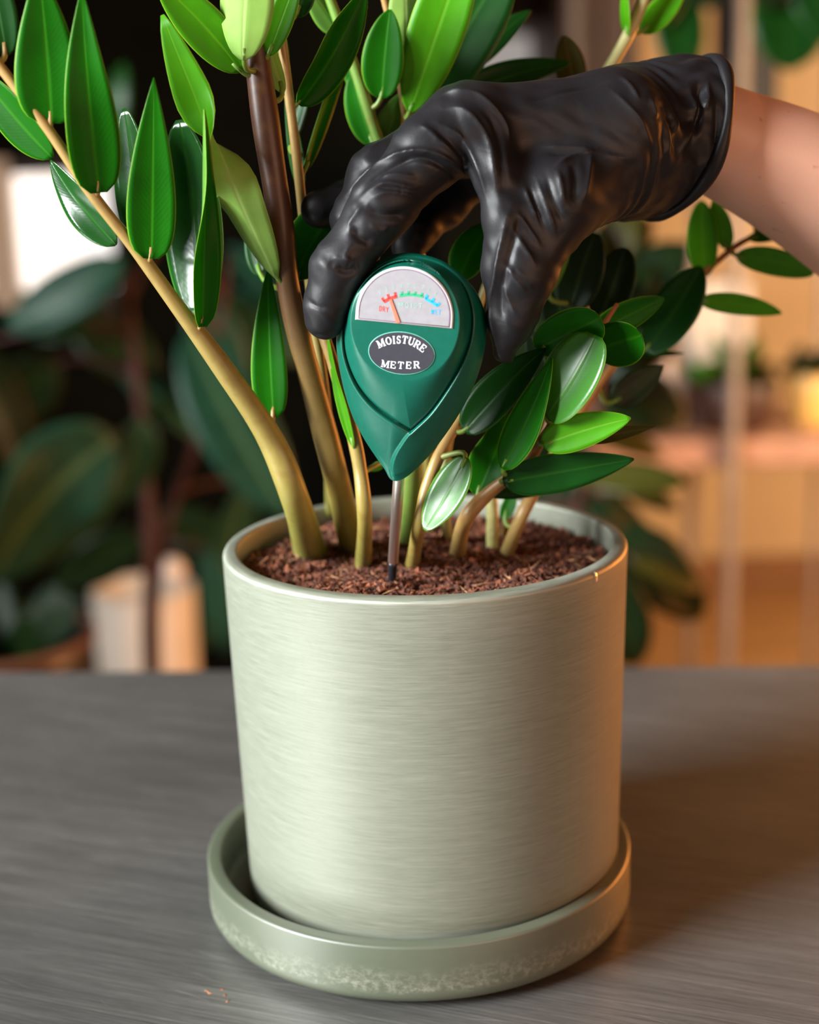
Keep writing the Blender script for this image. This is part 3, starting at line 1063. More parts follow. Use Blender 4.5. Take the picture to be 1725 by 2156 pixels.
# label: charcoal oval with a thin pale rim
lc = mz([(662, 972)], WP)[0]
la, lb = 10.5, 6.65
el = np.array([lc + du * la * math.cos(t) + dv * lb * math.sin(t) for t in np.linspace(0, 2 * np.pi, 72, endpoint=False)])
lab = plate('label_plate', el, WP - 0.5, WP + 0.40, M_LABEL, METER, 0.2, label='charcoal oval label with white lettering')
el2 = np.concatenate([el, el[:1]])
V, f, _ = tube(m3(el2[:, 0], el2[:, 1], WP + 0.12), 0.16e-3, 6)
mk('label_rim', V, f, plastic('rim_green_light', (0.16, 0.50, 0.40), 0.2), METER)
WL = WP + 0.36
segs = []
for ch, x, y, r in (('M', 588, 1052, 27), ('O', 680, 1022, 16), ('I', 745, 1012, 8), ('S', 803, 1008, 1), ('T', 878, 1010, -7), ('U', 958, 1028, -15), ('R', 1030, 1066, -25), ('E', 1098, 1112, -33)):
    segs += letter(ch, dz(x, y), math.radians(r), {'M': 2.5, 'I': 1.6, 'S': 1.75, 'O': 2.05}.get(ch, 1.95), 2.5, SER)
strokes(segs, WL, WL + 0.16).obj('lettering', M_WHITE, lab, smooth=False, label='white word on the upper half of the oval')
segs = []
for ch, x, y, r in (('M', 642, 1302, -5), ('E', 738, 1314, -3), ('T', 828, 1318, -2), ('E', 926, 1318, 0), ('R', 1022, 1312, 5)):
    segs += letter(ch, dz(x, y), math.radians(r), {'M': 2.6}.get(ch, 2.1), 2.3, SER)
strokes(segs, WL, WL + 0.16).obj('lettering', M_WHITE, lab, smooth=False, label='white word on the lower half of the oval')
segs = []
for i, ch in enumerate('DRY'):
    segs += letter(ch, dz(585 + i * 40, 630 + i * 6), lrot + .02, 0.95, 1.75, SANS)
strokes(segs, WD, WD + 0.12).obj('lettering', M_RED, dial, smooth=False, label='small red word under the dry marks')
segs = []
for x, ch in ((835, 'M'), (908, 'O'), (962, 'I'), (1010, 'S'), (1070, 'T')):
    segs += letter(ch, dz(x, 585 + (x - 835) * .05), lrot, 1.5 if ch == 'M' else 1.2, 1.6, SANS)
strokes(segs, WD, WD + 0.12).obj('lettering', M_PALEP, dial, smooth=False, label='grey green word in the middle of the dial')
segs = []
for x, y, ch in ((1215, 668, 'W'), (1262, 672, 'E'), (1300, 676, 'T')):
    segs += letter(ch, dz(x, y), lrot, 0.95, 1.6, SANS)
strokes(segs, WD, WD + 0.12).obj('lettering', M_BLUE, dial, smooth=False, label='small blue word under the wet marks')
segs = []
for ch, x, y, r in (('1', 572, 432, 40), ('2', 655, 396, 22), ('3', 740, 366, 14), ('4', 838, 356, 6), ('5', 922, 350, 0), ('6', 1006, 356, -5), ('7', 1096, 372, -10), ('8', 1170, 405, -22), ('9', 1248, 450, -32)):
    segs += letter(ch, dz(x, y), math.radians(r), 0.75, 1.3, SANS)
strokes(segs, WD, WD + 0.10).obj('numerals', M_PALEP, dial, smooth=False)

# probe
pb_ = Pz(824, 1236, ZS)
pt_ = P(841, 1000, YM + 0.0035)
ax = nrm(pb_ - pt_)
Ln = np.linalg.norm(pb_ - pt_)
V, f, _ = tube([pt_ - ax * 0.008, pt_, pt_ + ax * (Ln * 0.76), pt_ + ax * (Ln * 0.765)], [0.0020, 0.0020, 0.00175, 0.0016], 24)
mk('probe', V, f, M_CHROME, METER)
V, f, _ = tube([pt_ + ax * (Ln * 0.762), pt_ + ax * Ln * 0.80, pt_ + ax * (Ln + 0.004), pt_ + ax * (Ln + 0.014)], [0.00155, 0.0016, 0.0011, 0.0002], 24)
mk('probe_tip', V, f, M_TIP, METER)

# ------------------------------------------------------------------ person: forearm and gloved hand
def surface_nets(F, org, h):
    """isosurface F = 0 of a regular grid, as quads"""
    S = F < 0
    nx, ny, nz = F.shape
    cnt = np.zeros((nx - 1, ny - 1, nz - 1), np.int8)
    for a in (0, 1):
        for b in (0, 1):
            for c in (0, 1):
                cnt += S[a:nx - 1 + a, b:ny - 1 + b, c:nz - 1 + c]
    act = (cnt > 0) & (cnt < 8)
    I = np.argwhere(act)
    ids = np.full(act.shape, -1, np.int64)
    ids[act] = np.arange(len(I))
    acc = np.zeros((len(I), 3))
    num = np.zeros(len(I))
    cs = [(a, b, c) for a in (0, 1) for b in (0, 1) for c in (0, 1)]
    for p in cs:
        for ax_ in range(3):
            if p[ax_] == 0:
                q = list(p)
                q[ax_] = 1
                f0 = F[I[:, 0] + p[0], I[:, 1] + p[1], I[:, 2] + p[2]]
                f1 = F[I[:, 0] + q[0], I[:, 1] + q[1], I[:, 2] + q[2]]
                w = (f0 < 0) != (f1 < 0)
                t = np.where(w, f0 / np.where(w, f0 - f1, 1), 0)
                pos = np.tile(np.array(p, float), (len(I), 1))
                pos[:, ax_] += t
                acc += pos * w[:, None]
                num += w
    V = (I + acc / num[:, None]) * h + org
    Q = []
    for ax_ in range(3):
        s0 = [slice(None)] * 3
        s1 = [slice(None)] * 3
        s0[ax_], s1[ax_] = slice(0, -1), slice(1, None)
        d = S[tuple(s0)] != S[tuple(s1)]
        E = np.argwhere(d)
        u, v = (ax_ + 1) % 3, (ax_ + 2) % 3
        E = E[(E[:, u] > 0) & (E[:, v] > 0) & (E[:, u] < F.shape[u] - 1) & (E[:, v] < F.shape[v] - 1)]
        flip = S[tuple(E.T)]
        c = []
        for du_, dv_ in ((-1, -1), (0, -1), (0, 0), (-1, 0)):
            q = E.copy()
            q[:, u] += du_
            q[:, v] += dv_
            c.append(ids[tuple(q.T)])
        c = np.stack(c, 1)
        c[~flip] = c[~flip][:, ::-1]
        Q.append(c)
    return V, np.concatenate(Q)


def J(px, py, Y, rpx):
    p = P(px, py, Y)
    return np.append(p, rpx * mpp(p))


def cone(p, a, b):
    ab = b[:3] - a[:3]
    t = np.clip(((p - a[:3].astype(np.float32)) @ ab.astype(np.float32)) / float(ab @ ab), 0, 1)
    d = p - a[:3].astype(np.float32)
    d = d - t[:, None] * ab.astype(np.float32)
    return np.sqrt((d * d).sum(1)) - (a[3] + t * (b[3] - a[3]))


def smin(a, b, k):
    h = np.clip(0.5 + 0.5 * (b - a) / k, 0, 1)
    return b * (1 - h) + a * h - k * h * (1 - h)


def chain(p, js, k):
    d = cone(p, js[0], js[1])
    for i in range(1, len(js) - 1):
        d = smin(d, cone(p, js[i], js[i + 1]), k)
    return d


# joints: pixel, depth, radius in pixels
W_END = J(1530, 288, 0.005, 140)
W_A = J(1440, 278, -0.002, 143)
W_B = J(1330, 302, -0.008, 140)
K_I, K_M, K_R, K_P = J(975, 262, -0.046, 76), J(985, 268, -0.024, 76), J(1005, 290, -0.002, 70), J(1040, 318, 0.016, 62)
H_I, H_M, H_R, H_P = J(1290, 262, -0.030, 104), J(1290, 262, -0.012, 104), J(1290, 275, 0.006, 100), J(1290, 300, 0.018, 92)
palm = [[H_I, K_I], [H_M, K_M], [H_R, K_R], [H_P, K_P], [W_B, H_I], [W_B, H_P], [W_A, W_B], [W_END, W_A]]
thumb = [J(1310, 330, -0.024, 112), J(1165, 425, -0.050, 92), J(1095, 580, -0.060, 66), J(1078, 668, -0.061, 46), J(1062, 742, -0.059, 24)]
index = [J(985, 262, -0.046, 76), J(905, 320, -0.052, 74), J(806, 432, -0.058, 64), J(712, 565, -0.061, 54), J(690, 640, -0.060, 44), J(684, 676, -0.059, 39)]
middle = [J(975, 268, -0.024, 72), J(800, 372, -0.036, 62), J(752, 462, -0.040, 50), J(760, 530, -0.040, 42)]
ring = [J(995, 290, -0.004, 66), J(835, 372, -0.016, 54), J(735, 428, -0.022, 44), J(672, 440, -0.026, 40)]
pinky = [J(1040, 318, 0.014, 58), J(930, 430, 0.008, 48), J(880, 480, 0.000, 40), J(860, 520, -0.004, 36)]
web = [J(985, 275, -0.052, 50), J(1040, 360, -0.058, 40), J(1062, 460, -0.062, 38), J(1062, 560, -0.062, 36)]
palmfill = [J(1100, 360, -0.03, 80), J(1180, 390, -0.02, 80), J(1120, 400, -0.005, 70)]


def hand_sdf(p):
    d = None
    for a, b in palm:
        q = cone(p, a, b)
        d = q if d is None else smin(d, q, 0.008)
    for a, b in ((palmfill[0], palmfill[1]), (palmfill[1], palmfill[2]), (palmfill[0], palmfill[2])):
        d = smin(d, cone(p, a, b), 0.010)
    t = smin(chain(p, thumb, 0.006), chain(p, web, 0.006), 0.008)
    out = smin(d, t, 0.010)
    for fg in (index, middle, ring, pinky):
        out = np.minimum(out, smin(d, chain(p, fg, 0.005), 0.008))
    return out


allj = np.array(thumb + index + middle + ring + pinky + web + palm[-1] + palm[-2] + [H_I, H_P])
lo = (allj[:, :3] - allj[:, 3:]).min(0) - 0.006
hi = (allj[:, :3] + allj[:, 3:]).max(0) + 0.006
# coarse pass finds the band, fine pass fills it
hc = 0.004
nc = np.ceil((hi - lo) / hc).astype(int) + 1
gc = np.stack(np.meshgrid(*[lo[i] + hc * np.arange(nc[i]) for i in range(3)], indexing='ij'), -1).reshape(-1, 3).astype(np.float32)
dc = hand_sdf(gc).reshape(nc)
SUB = 7
hf = hc / SUB
nf = (nc - 1) * SUB + 1
Ff = np.repeat(np.repeat(np.repeat(dc[:-1, :-1, :-1], SUB, 0), SUB, 1), SUB, 2).astype(np.float32)
near = np.abs(dc) < hc * 2.2
nb = near[:-1, :-1, :-1].copy()
for a in (0, 1):
    for b in (0, 1):
        for c in (0, 1):
            nb |= near[a:nc[0] - 1 + a, b:nc[1] - 1 + b, c:nc[2] - 1 + c]
mask = np.repeat(np.repeat(np.repeat(nb, SUB, 0), SUB, 1), SUB, 2)
idx = np.argwhere(mask)
pts = (lo + idx * hf).astype(np.float32)
val = np.concatenate([hand_sdf(pts[i:i + 400000]) for i in range(0, len(pts), 400000)])
# open cuff: cut the wrist end square to the forearm and hollow it for the arm
AX0, AX1 = P(1500, 278, 0.003), P(1725, 372, 0.0175)
AD = nrm(AX1 - AX0)
cutc = P(1449, 262, -0.001)
pl = (pts - cutc.astype(np.float32)) @ AD.astype(np.float32)
val = np.maximum(val, pl)
Ff[mask] = val
# rolled bead round the cuff
V, Q = surface_nets(Ff, lo, hf)
for _ in range(2):  # light smoothing of grid steps
    acc = np.zeros_like(V)
    n_e = np.zeros(len(V))
    for a, b in ((0, 1), (1, 2), (2, 3), (3, 0)):
        np.add.at(acc, Q[:, a], V[Q[:, b]])
        np.add.at(n_e, Q[:, a], 1)
    V = V * 0.5 + 0.5 * acc / np.maximum(n_e, 1)[:, None]


def vnormals(V, Q):
    fn = np.cross(V[Q[:, 2]] - V[Q[:, 0]], V[Q[:, 3]] - V[Q[:, 1]])
    N = np.zeros_like(V)
    for a in range(4):
        np.add.at(N, Q[:, a], fn)
    return N / np.maximum(np.linalg.norm(N, axis=1, keepdims=True), 1e-12)


# stretched-latex folds: ridge and crease lines on the side of the hand
FOLDS = [
    # points, height mm, half width px
    ([(905, 212), (948, 193), (1000, 196), (1042, 230), (1066, 268), (1073, 325)], 1.2, 8),
    ([(930, 228), (976, 230), (1012, 265), (1032, 306), (1042, 366), (1052, 425)], 1.1, 9),
    ([(1010, 225), (1040, 262), (1055, 320), (1062, 400)], -0.7, 8),
    ([(923, 258), (969, 287), (1000, 336), (1017, 384), (1026, 430)], 1.2, 8),
    ([(905, 262), (950, 300), (985, 345), (1005, 390)], -0.9, 9),
    ([(910, 290), (945, 312), (975, 350)], 0.8, 8),
    ([(880, 262), (905, 275), (930, 300)], 0.7, 8),
    ([(729, 410), (774, 362), (823, 333), (864, 318), (906, 320), (948, 340), (986, 376), (1012, 418)], 1.6, 7),
    ([(740, 425), (785, 378), (830, 350), (866, 334), (904, 336), (940, 356), (975, 392)], -1.3, 8),
    ([(760, 330), (800, 300), (850, 270)], 0.6, 10),
    ([(790, 372), (830, 368), (880, 372)], 0.8, 7),
    ([(774, 402), (815, 386), (860, 394), (890, 392)], 1.0, 6),
    ([(778, 420), (815, 405), (858, 410), (880, 425)], 0.9, 6),
    ([(790, 393), (825, 397), (860, 402)], -0.7, 5),
    ([(770, 428), (790, 448), (826, 456), (868, 448)], -1.6, 14),
    ([(768, 424), (752, 448), (735, 474), (745, 500)], 0.9, 9),
    ([(775, 470), (800, 485), (822, 478)], 0.9, 9),
    ([(742, 478), (758, 500), (790, 514)], -1.4, 12),
    ([(745, 510), (728, 540), (745, 556)], 0.7, 9),
    ([(706, 560), (730, 570), (752, 560)], -1.2, 12),
    ([(700, 540), (720, 548), (740, 545)], 0.5, 8),
    ([(648, 634), (668, 646), (690, 650)], -0.7, 5),
    ([(656, 702), (680, 708), (704, 706)], -0.4, 5),
    # thumb ridge and pleats
    ([(1077, 432), (1063, 480), (1049, 550), (1036, 637), (1042, 706), (1056, 764)], 1.7, 9),
    ([(1100, 440), (1085, 500), (1068, 560), (1055, 630), (1060, 690)], -0.9, 9),
    ([(1087, 442), (1112, 480), (1140, 522)], 0.9, 7),
    ([(1101, 390), (1118, 428), (1134, 470)], 1.0, 8),
    ([(1129, 373), (1150, 430), (1172, 500)], 1.1, 8),
    ([(1073, 473), (1102, 518), (1130, 562)], 1.0, 7),
    ([(1172, 352), (1182, 390), (1188, 436)], 1.2, 9),
    ([(1245, 318), (1240, 366), (1227, 428)], 1.3, 11),
    ([(1205, 340), (1212, 380), (1210, 430)], -1.0, 10),
    ([(1150, 368), (1166, 420), (1190, 470)], -0.8, 7),
    ([(1112, 384), (1130, 440), (1152, 490)], -0.8, 6),
    ([(1060, 550), (1086, 586), (1112, 616)], 0.9, 7),
    ([(1052, 588), (1070, 626), (1090, 668)], 0.8, 7),
    ([(1085, 560), (1108, 590), (1128, 610)], 0.6, 7),
    ([(1165, 354), (1205, 328), (1259, 317)], 1.0, 7),
    ([(1140, 308), (1200, 310), (1258, 317)], 0.8, 6),
    ([(1150, 322), (1200, 322), (1240, 324)], -0.7, 6),
    ([(1262, 322), (1300, 330), (1345, 338)], 0.4, 8),
    # back of the hand and cuff
    ([(1110, 215), (1170, 200), (1250, 180), (1300, 168)], -0.5, 5),
    ([(1302, 160), (1328, 180), (1348, 212)], 1.0, 6),
    ([(1281, 184), (1316, 215), (1350, 254), (1366, 290), (1382, 326)], 0.9, 9),
    ([(1365, 205), (1376, 222), (1384, 250)], 1.1, 9),
    ([(1392, 210), (1402, 235), (1412, 262)], -0.9, 9),
    ([(1420, 205), (1425, 250), (1400, 320), (1375, 350)], 0.9, 12),
    ([(1448, 178), (1460, 210), (1464, 246), (1448, 282), (1432, 320), (1414, 358)], 1.6, 9),
    ([(1470, 172), (1474, 215), (1466, 265), (1450, 310)], -1.8, 9),
    ([(1490, 168), (1492, 205), (1480, 238)], 1.2, 8),
    ([(1505, 200), (1512, 250), (1508, 320)], -1.0, 9),
    ([(1440, 330), (1470, 350), (1490, 330)], 0.6, 12),
]
N = vnormals(V, Q)
uvp = pix(V)
vw = CC - V
vw /= np.linalg.norm(vw, axis=1, keepdims=True)
facing = np.clip(((N * vw).sum(1) - 0.05) / 0.35, 0, 1)
# only the side that the lines were read from: nearer than the surface behind it
depth = (V - CC) @ CF
disp = np.zeros(len(V))
nearY = V[:, 1] < np.interp(uvp[:, 0], [640, 760, 1000, 1200, 1500], [-0.045, -0.040, -0.02, -0.01, 0.02])
for pts_, amp, wpx in FOLDS:
    line = spline(pts_, 30)
    bb = (uvp[:, 0] > line[:, 0].min() - 40) & (uvp[:, 0] < line[:, 0].max() + 40) & (uvp[:, 1] > line[:, 1].min() - 40) & (uvp[:, 1] < line[:, 1].max() + 40)
    ii = np.where(bb & nearY & (facing > 0))[0]
    if not len(ii):
        continue
    d, _ = seg_dist(uvp[ii], line)
    e0 = np.hypot(*(uvp[ii] - line[0]).T)
    e1 = np.hypot(*(uvp[ii] - line[-1]).T)
    L = np.linalg.norm(np.diff(line, axis=0), axis=1).sum()
    end = np.clip(np.minimum(e0, e1) / (0.25 * L), 0.15, 1)
    disp[ii] += amp * 1e-3 * end * (np.exp(-d / (0.62 * wpx)) if amp > 0 else np.exp(-(d / (0.8 * wpx)) ** 2)) * facing[ii]
# loose small waves of the latex everywhere
wav = np.sin(V @ np.array([420., 160, 260]) + 2 * np.sin(V @ np.array([120., -200, 330]))) * np.sin(V @ np.array([-150., 330, 210]) + 1.3)
disp += 0.00022 * wav
# wrinkles near the cuff run round the wrist
ax_d = (V - cutc) @ AD
disp += 0.0006 * np.exp(-((ax_d + 0.016) / 0.014) ** 2) * np.sin(V @ np.array([300., 500, 420]) + 3 * np.sin(ax_d * 260))
disp[np.abs(ax_d) < 0.0012] = 0
V2 = V + N * disp[:, None]
acc = np.zeros_like(V2)
n_e = np.zeros(len(V2))
for a, b in ((0, 1), (1, 2), (2, 3), (3, 0)):
    np.add.at(acc, Q[:, a], V2[Q[:, b]])
    np.add.at(n_e, Q[:, a], 1)
V2 = np.where((np.abs((V2 - cutc) @ AD) < 0.0015)[:, None], V2, V2 * 0.5 + 0.5 * acc / np.maximum(n_e, 1)[:, None])
PERSON = empty('person', tuple(P(2350, 735, 0.063)), label='person reaching in from the right with a bare forearm and a black gloved hand', cat='person')
glove = mk('glove', V2, Q, M_GLOVE, PERSON, label='black disposable glove, wrinkled')
# bead: follows the cut edge of the glove
ed = np.abs((V - cutc) @ AD) < 0.0011
rim = V[ed]
cc = rim.mean(0)
e1 = nrm(np.cross(AD, [0, 0, 1]))
e2 = np.cross(AD, e1)
rel = rim - cc
ra = np.arctan2(rel @ e2, rel @ e1)
rr2 = np.hypot(rel @ e2, rel @ e1)
aa = np.linspace(-np.pi, np.pi, 97)[:-1]
rad = np.array([rr2[np.abs((ra - a + np.pi) % (2 * np.pi) - np.pi) < 0.12].max() for a in aa])
rad = (np.roll(rad, 1) + rad * 2 + np.roll(rad, -1)) / 4
ringp = np.array([cc + e1 * r * math.cos(a) + e2 * r * math.sin(a) + AD * (0.0007 * math.sin(3 * a) + 0.0012 * math.sin(a * 2 + 1)) for a, r in zip(aa, rad)])
br_ = 0.0018 + 0.0005 * np.sin(aa * 5)
k, sg = len(aa), 8
BV, bf = [], []
for i in range(k):
    out = nrm(ringp[i] - cc)
    for j in range(sg):
        b = 2 * np.pi * j / sg
        BV.append(ringp[i] + br_[i] * (math.cos(b) * out + math.sin(b) * AD * 1.3))
for i in range(k):
    for j in range(sg):
        bf.append((i * sg + j, i * sg + (j + 1) % sg, ((i + 1) % k) * sg + (j + 1) % sg, ((i + 1) % k) * sg + j))
mk('cuff_bead', BV, bf, M_GLOVE, glove)

# forearm: one tapered body up to the elbow
sec = [(P(1452, 270, -0.001), 0.0172, 0.020), (P(1505, 288, 0.003), 0.0184, 0.0215), (P(1545, 308, 0.006), 0.0198, 0.0235), (P(1640, 352, 0.012), 0.0224, 0.027), (P(1730, 400, 0.018), 0.0250, 0.030),
       (P(1900, 492, 0.030), 0.031, 0.036), (P(2150, 625, 0.048), 0.037, 0.042), (P(2450, 790, 0.070), 0.040, 0.044), (P(2620, 890, 0.083), 0.036, 0.040), (P(2680, 925, 0.088), 0.020, 0.022)]
c_ = spline([s[0] for s in sec], 60)
r_ = spline([[s[1], s[2]] for s in sec], 60)
t_ = np.gradient(c_, axis=0)
V, f = [], []
SG = 48
for i in range(60):
    t = nrm(t_[i])
    a = nrm(np.cross(t, [0, 1, 0]))      # up-down in the picture
    a = a if a[2] > 0 else -a
    b = np.cross(t, a)
    for j in range(SG):
        q = 2 * math.pi * j / SG
        bump = 1 + 0.02 * math.sin(2 * q + i * 0.05)
        V.append(c_[i] + bump * (r_[i][0] * math.sin(q) * a + r_[i][1] * math.cos(q) * b))
for i in range(59):
    for j in range(SG):
        f.append((i * SG + j, i * SG + (j + 1) % SG, (i + 1) * SG + (j + 1) % SG, (i + 1) * SG + j))
f.append(tuple(range(SG))[::-1])
f.append(tuple(59 * SG + j for j in range(SG)))
mk('forearm', V, f, M_SKIN, PERSON)

# ------------------------------------------------------------------ the plant's stems and leaves
STEMS = {}
KEY = np.array([-1.85, -0.90, 0.98])


def stem(key, pts, mat, label=None, zb=True):
    """pts: (px, py, Y or None on the soil, width px)"""
    P3, R = [], []
    for i, (px, py, Y, w) in enumerate(pts):
        p = Pz(px, py, ZS + 0.0005) if Y is None else P(px, py, Y)
        P3.append(p)
        R.append(w * mpp(p) / 2)
    if pts[0][2] is None:
        d = nrm(P3[1] - P3[0])
        P3.insert(0, P3[0] - d * 0.007)
        R.insert(0, R[0])
    n = 10 * len(P3)
    path = spline(P3, n)
    rad = spline(np.array(R)[:, None], n)[:, 0]
    tt = np.linspace(0, 1, n)
    rad = rad * (1 + 0.03 * np.sin(tt * 40 + len(pts)) * (tt > .1))
    V, f, uv = tube(path, rad, 16)
    o = mk('stem', V, f, STEM[mat], PLANT, uv=uv, label=label)
    STEMS[key] = (o, path, rad, mat)
    return o


def leaf_mesh(B, T, wm, roll, fold, bend, dy, ex, nv=22, nu=4, th=0.00035, wave=0.0, sheen=0):
    d = T - B
    L = np.linalg.norm(d)
    t0 = d / L
    v = nrm(CC - (B + T) / 2)
    s0 = nrm(np.cross(t0, v))
    n0 = np.cross(s0, t0)
    ctl = (B + T) / 2 + s0 * bend + np.array([0, 1.0, 0]) * dy
    if roll == 'sheen':       # blade turned so that its gloss faces the window
        hv = nrm(nrm(KEY - B) + v)
        roll = math.degrees(math.atan2(-(hv @ s0), hv @ n0)) + sheen
    r0, r1 = roll if isinstance(roll, (tuple, list)) else (roll, roll)
    e0, e1 = ex
    e1 = e1 * 1.22 if e1 > 0.48 else e1
    vmax = e0 / (e0 + e1)
    pk = vmax ** e0 * (1 - vmax) ** e1
    top, bot, uv = [], [], []
    us = np.linspace(-1, 1, 2 * nu + 1)
    for i in range(nv + 1):
        q = i / nv
        q = q * 0.985 + 0.006
        c = (1 - q) ** 2 * B + 2 * q * (1 - q) * ctl + q * q * T
        tg = nrm(2 * (1 - q) * (ctl - B) + 2 * q * (T - ctl))
        s = nrm(s0 - (s0 @ tg) * tg)
        n = np.cross(s, tg)
        u_ = min(max((q - 0.25) / 0.5, 0), 1)
        ph = math.radians(r0 + (r1 - r0) * (u_ * u_ * (3 - 2 * u_)))
        S = math.cos(ph) * s + math.sin(ph) * n
        Nn = -math.sin(ph) * s + math.cos(ph) * n
        w = wm / 2 * (q ** e0 * (1 - q) ** e1 / pk)
        for k, u in enumerate(us):
            lift = fold * abs(u) ** 1.3 * w + wave * w * math.sin(q * 9 + (2 if u > 0 else 0)) * abs(u)
            p = c + S * u * w * math.sqrt(max(1 - fold * fold * 0.5, .3)) + Nn * lift
            h = th * (1 - 0.7 * abs(u)) + (0.0004 * max(0, 1 - abs(u) * nu) * (1 - q))
            top.append(p + Nn * h)
            bot.append(p - Nn * h)
            uv.append(((u + 1) / 2, q))
    m = len(us)
    V = np.array(top + bot)
    o = len(top)
    f, mi = [], []
    for i in range(nv):
        for k in range(m - 1):
            a, b, c, e = i * m + k, i * m + k + 1, (i + 1) * m + k + 1, (i + 1) * m + k
            f.append((a, b, c, e)); mi.append(0)
            f.append((o + a, o + e, o + c, o + b)); mi.append(1)
        for k in (0, m - 1):
            a, b = i * m + k, (i + 1) * m + k
            f.append((a, b, o + b, o + a) if k == 0 else (b, a, o + a, o + b)); mi.append(0)
    f.append(tuple(range(m))[::-1] + tuple(o + k for k in range(m))); mi.append(0)
    f.append(tuple(nv * m + k for k in range(m)) + tuple(o + nv * m + k for k in range(m))[::-1]); mi.append(0)
    return V, f, mi, uv + uv


def leaf(key, base, tip, w, Yb, Yt, mat='green', roll=0, fold=0.22, bend=0, dy=0.0, ex=(0.5, 0.75), label=None, pet=True, wave=0.0, name='leaf', sheen=0):
    B, T = P(base[0], base[1], Yb), P(tip[0], tip[1], Yt)
    k = mpp((B + T) / 2)
    V, f, mi, uv = leaf_mesh(B, T, w * k, roll, fold, bend * k, dy, ex, wave=wave, sheen=sheen)
    mats = list(LEAF[mat])
    parent = PLANT
    if key is not None:
        parent, path, rad, sm = STEMS[key]
        if pet:
            d = np.linalg.norm(path - B, axis=1) + 0.25 * np.abs(path[:, 2] - (B[2] - 0.004))
            i = int(d.argmin())
            A = path[i]
            dirn = nrm(B - A)
            tdir = nrm(T - B)
            L = np.linalg.norm(B - A)
            c1 = A + (dirn * .9 + np.array([0, 0, .03])) * L * .4
            c2 = B - tdir * min(L * .5, 0.006)
            qs = np.linspace(0, 1, 9)[:, None]
            pp = (1 - qs) ** 3 * A + 3 * qs * (1 - qs) ** 2 * c1 + 3 * qs ** 2 * (1 - qs) * c2 + qs ** 3 * (B + tdir * 0.004)
            tv, tf, tuv = tube(pp, np.linspace(0.0011, 0.0008, 9), 8)
            f = f + [tuple(x + len(V) for x in q) for q in tf]
            mi = mi + [2] * len(tf)
            uv = uv + tuv
            V = np.concatenate([V, tv])
            mats.append(STEM['tan'] if sm == 'tan' and key == 'a' else STEM['petiole'])
    return mk(name, V, f, mats, parent, loc=B, midx=mi, uv=uv, label=label)


# -- stems, from the soil up
stem('a', [(655, 1165, None, 70), (625, 1060, -0.030, 62), (570, 925, -0.036, 56), (470, 775, -0.045, 45), (370, 640, -0.052, 34), (290, 530, -0.056, 28), (195, 410, -0.060, 25), (100, 270, -0.062, 23), (0, 140, -0.062, 21), (-70, 40, -0.062, 19)],
     'tan', 'thick tan stem leaning far to the left')
stem('b', [(745, 1158, None, 58), (712, 1020, -0.020, 54), (668, 850, -0.026, 52), (628, 700, -0.030, 50), (605, 590, -0.032, 50), (590, 460, -0.032, 54), (566, 300, -0.030, 58), (548, 170, -0.028, 58), (536, 70, -0.026, 56), (530, -60, -0.024, 54)],
     'trunk', 'thickest stem, brown above and green below')
stem('c', [(700, 1095, None, 26), (690, 900, -0.004, 25), (665, 700, -0.010, 24), (645, 520, -0.014, 22), (625, 330, -0.016, 21), (606, 180, -0.016, 21), (592, 60, -0.016, 20), (588, -60, -0.016, 19)],
     'tan', 'thin tan stem right behind the brown one')
stem('d', [(765, 1190, None, 34), (768, 1090, -0.034, 32), (757, 980, -0.034, 30), (735, 880, -0.033, 28), (700, 760, -0.032, 26), (678, 690, -0.030, 24), (668, 610, -0.028, 20)],
     'tan')
stem('e', [(862, 1150, None, 44), (868, 1000, 0.000, 42), (872, 800, 0.006, 34), (872, 600, 0.010, 26), (850, 430, 0.012, 25), (795, 290, 0.012, 24), (756, 170, 0.012, 23), (722, 70, 0.012, 22), (680, -40, 0.012, 20)],
     'green', 'green stem rising behind the meter')
stem('f', [(905, 1120, None, 24), (900, 900, 0.016, 22), (890, 600, 0.020, 18), (868, 350, 0.020, 16), (848, 210, 0.018, 15), (830, 90, 0.016, 14), (805, -20, 0.014, 14)],
     'tan')
stem('g', [(868, 1195, None, 30), (882, 1110, -0.040, 28), (905, 1010, -0.040, 28), (940, 930, -0.036, 24), (985, 860, -0.030, 18)], 'tan')
stem('h', [(962, 1178, None, 34), (978, 1100, -0.030, 33), (1025, 1042, -0.032, 30), (1095, 985, -0.036, 25), (1150, 915, -0.040, 21), (1190, 840, -0.040, 18), (1230, 770, -0.036, 15), (1262, 700, -0.030, 12), (1300, 640, -0.024, 9)],
     'red', 'brown stem bending low to the right')
stem('i', [(1037, 1165, None, 27), (1037, 1100, 0.004, 25), (1035, 1050, 0.004, 24), (1028, 1000, 0.004, 22)], 'pale', 'short pale upright stem')
stem('j', [(1066, 1168, None, 30), (1095, 1095, -0.004, 28), (1128, 1030, 0.000, 26), (1190, 920, 0.010, 22), (1270, 800, 0.024, 18), (1330, 720, 0.036, 16), (1400, 650, 0.044, 15), (1500, 560, 0.052, 14), (1560, 512, 0.056, 12), (1625, 482, 0.058, 9)],
     'red', 'green to reddish stem reaching far right')
stem('k', [(944, 1142, None, 24), (938, 1090, 0.008, 22), (935, 1000, 0.010, 20), (960, 850, 0.014, 18), (1010, 640, 0.020, 16), (1120, 380, 0.030, 18), (1220, 230, 0.036, 24), (1282, 145, 0.040, 26), (1330, 60, 0.042, 26), (1372, -40, 0.044, 26)],
     'pale', 'pale stem passing behind the hand to the upper right')
stem('l', [(1060, 1130, None, 16), (1078, 1060, 0.016, 15), (1150, 900, 0.020, 13), (1190, 740, 0.026, 12), (1250, 610, 0.030, 10)], 'red')

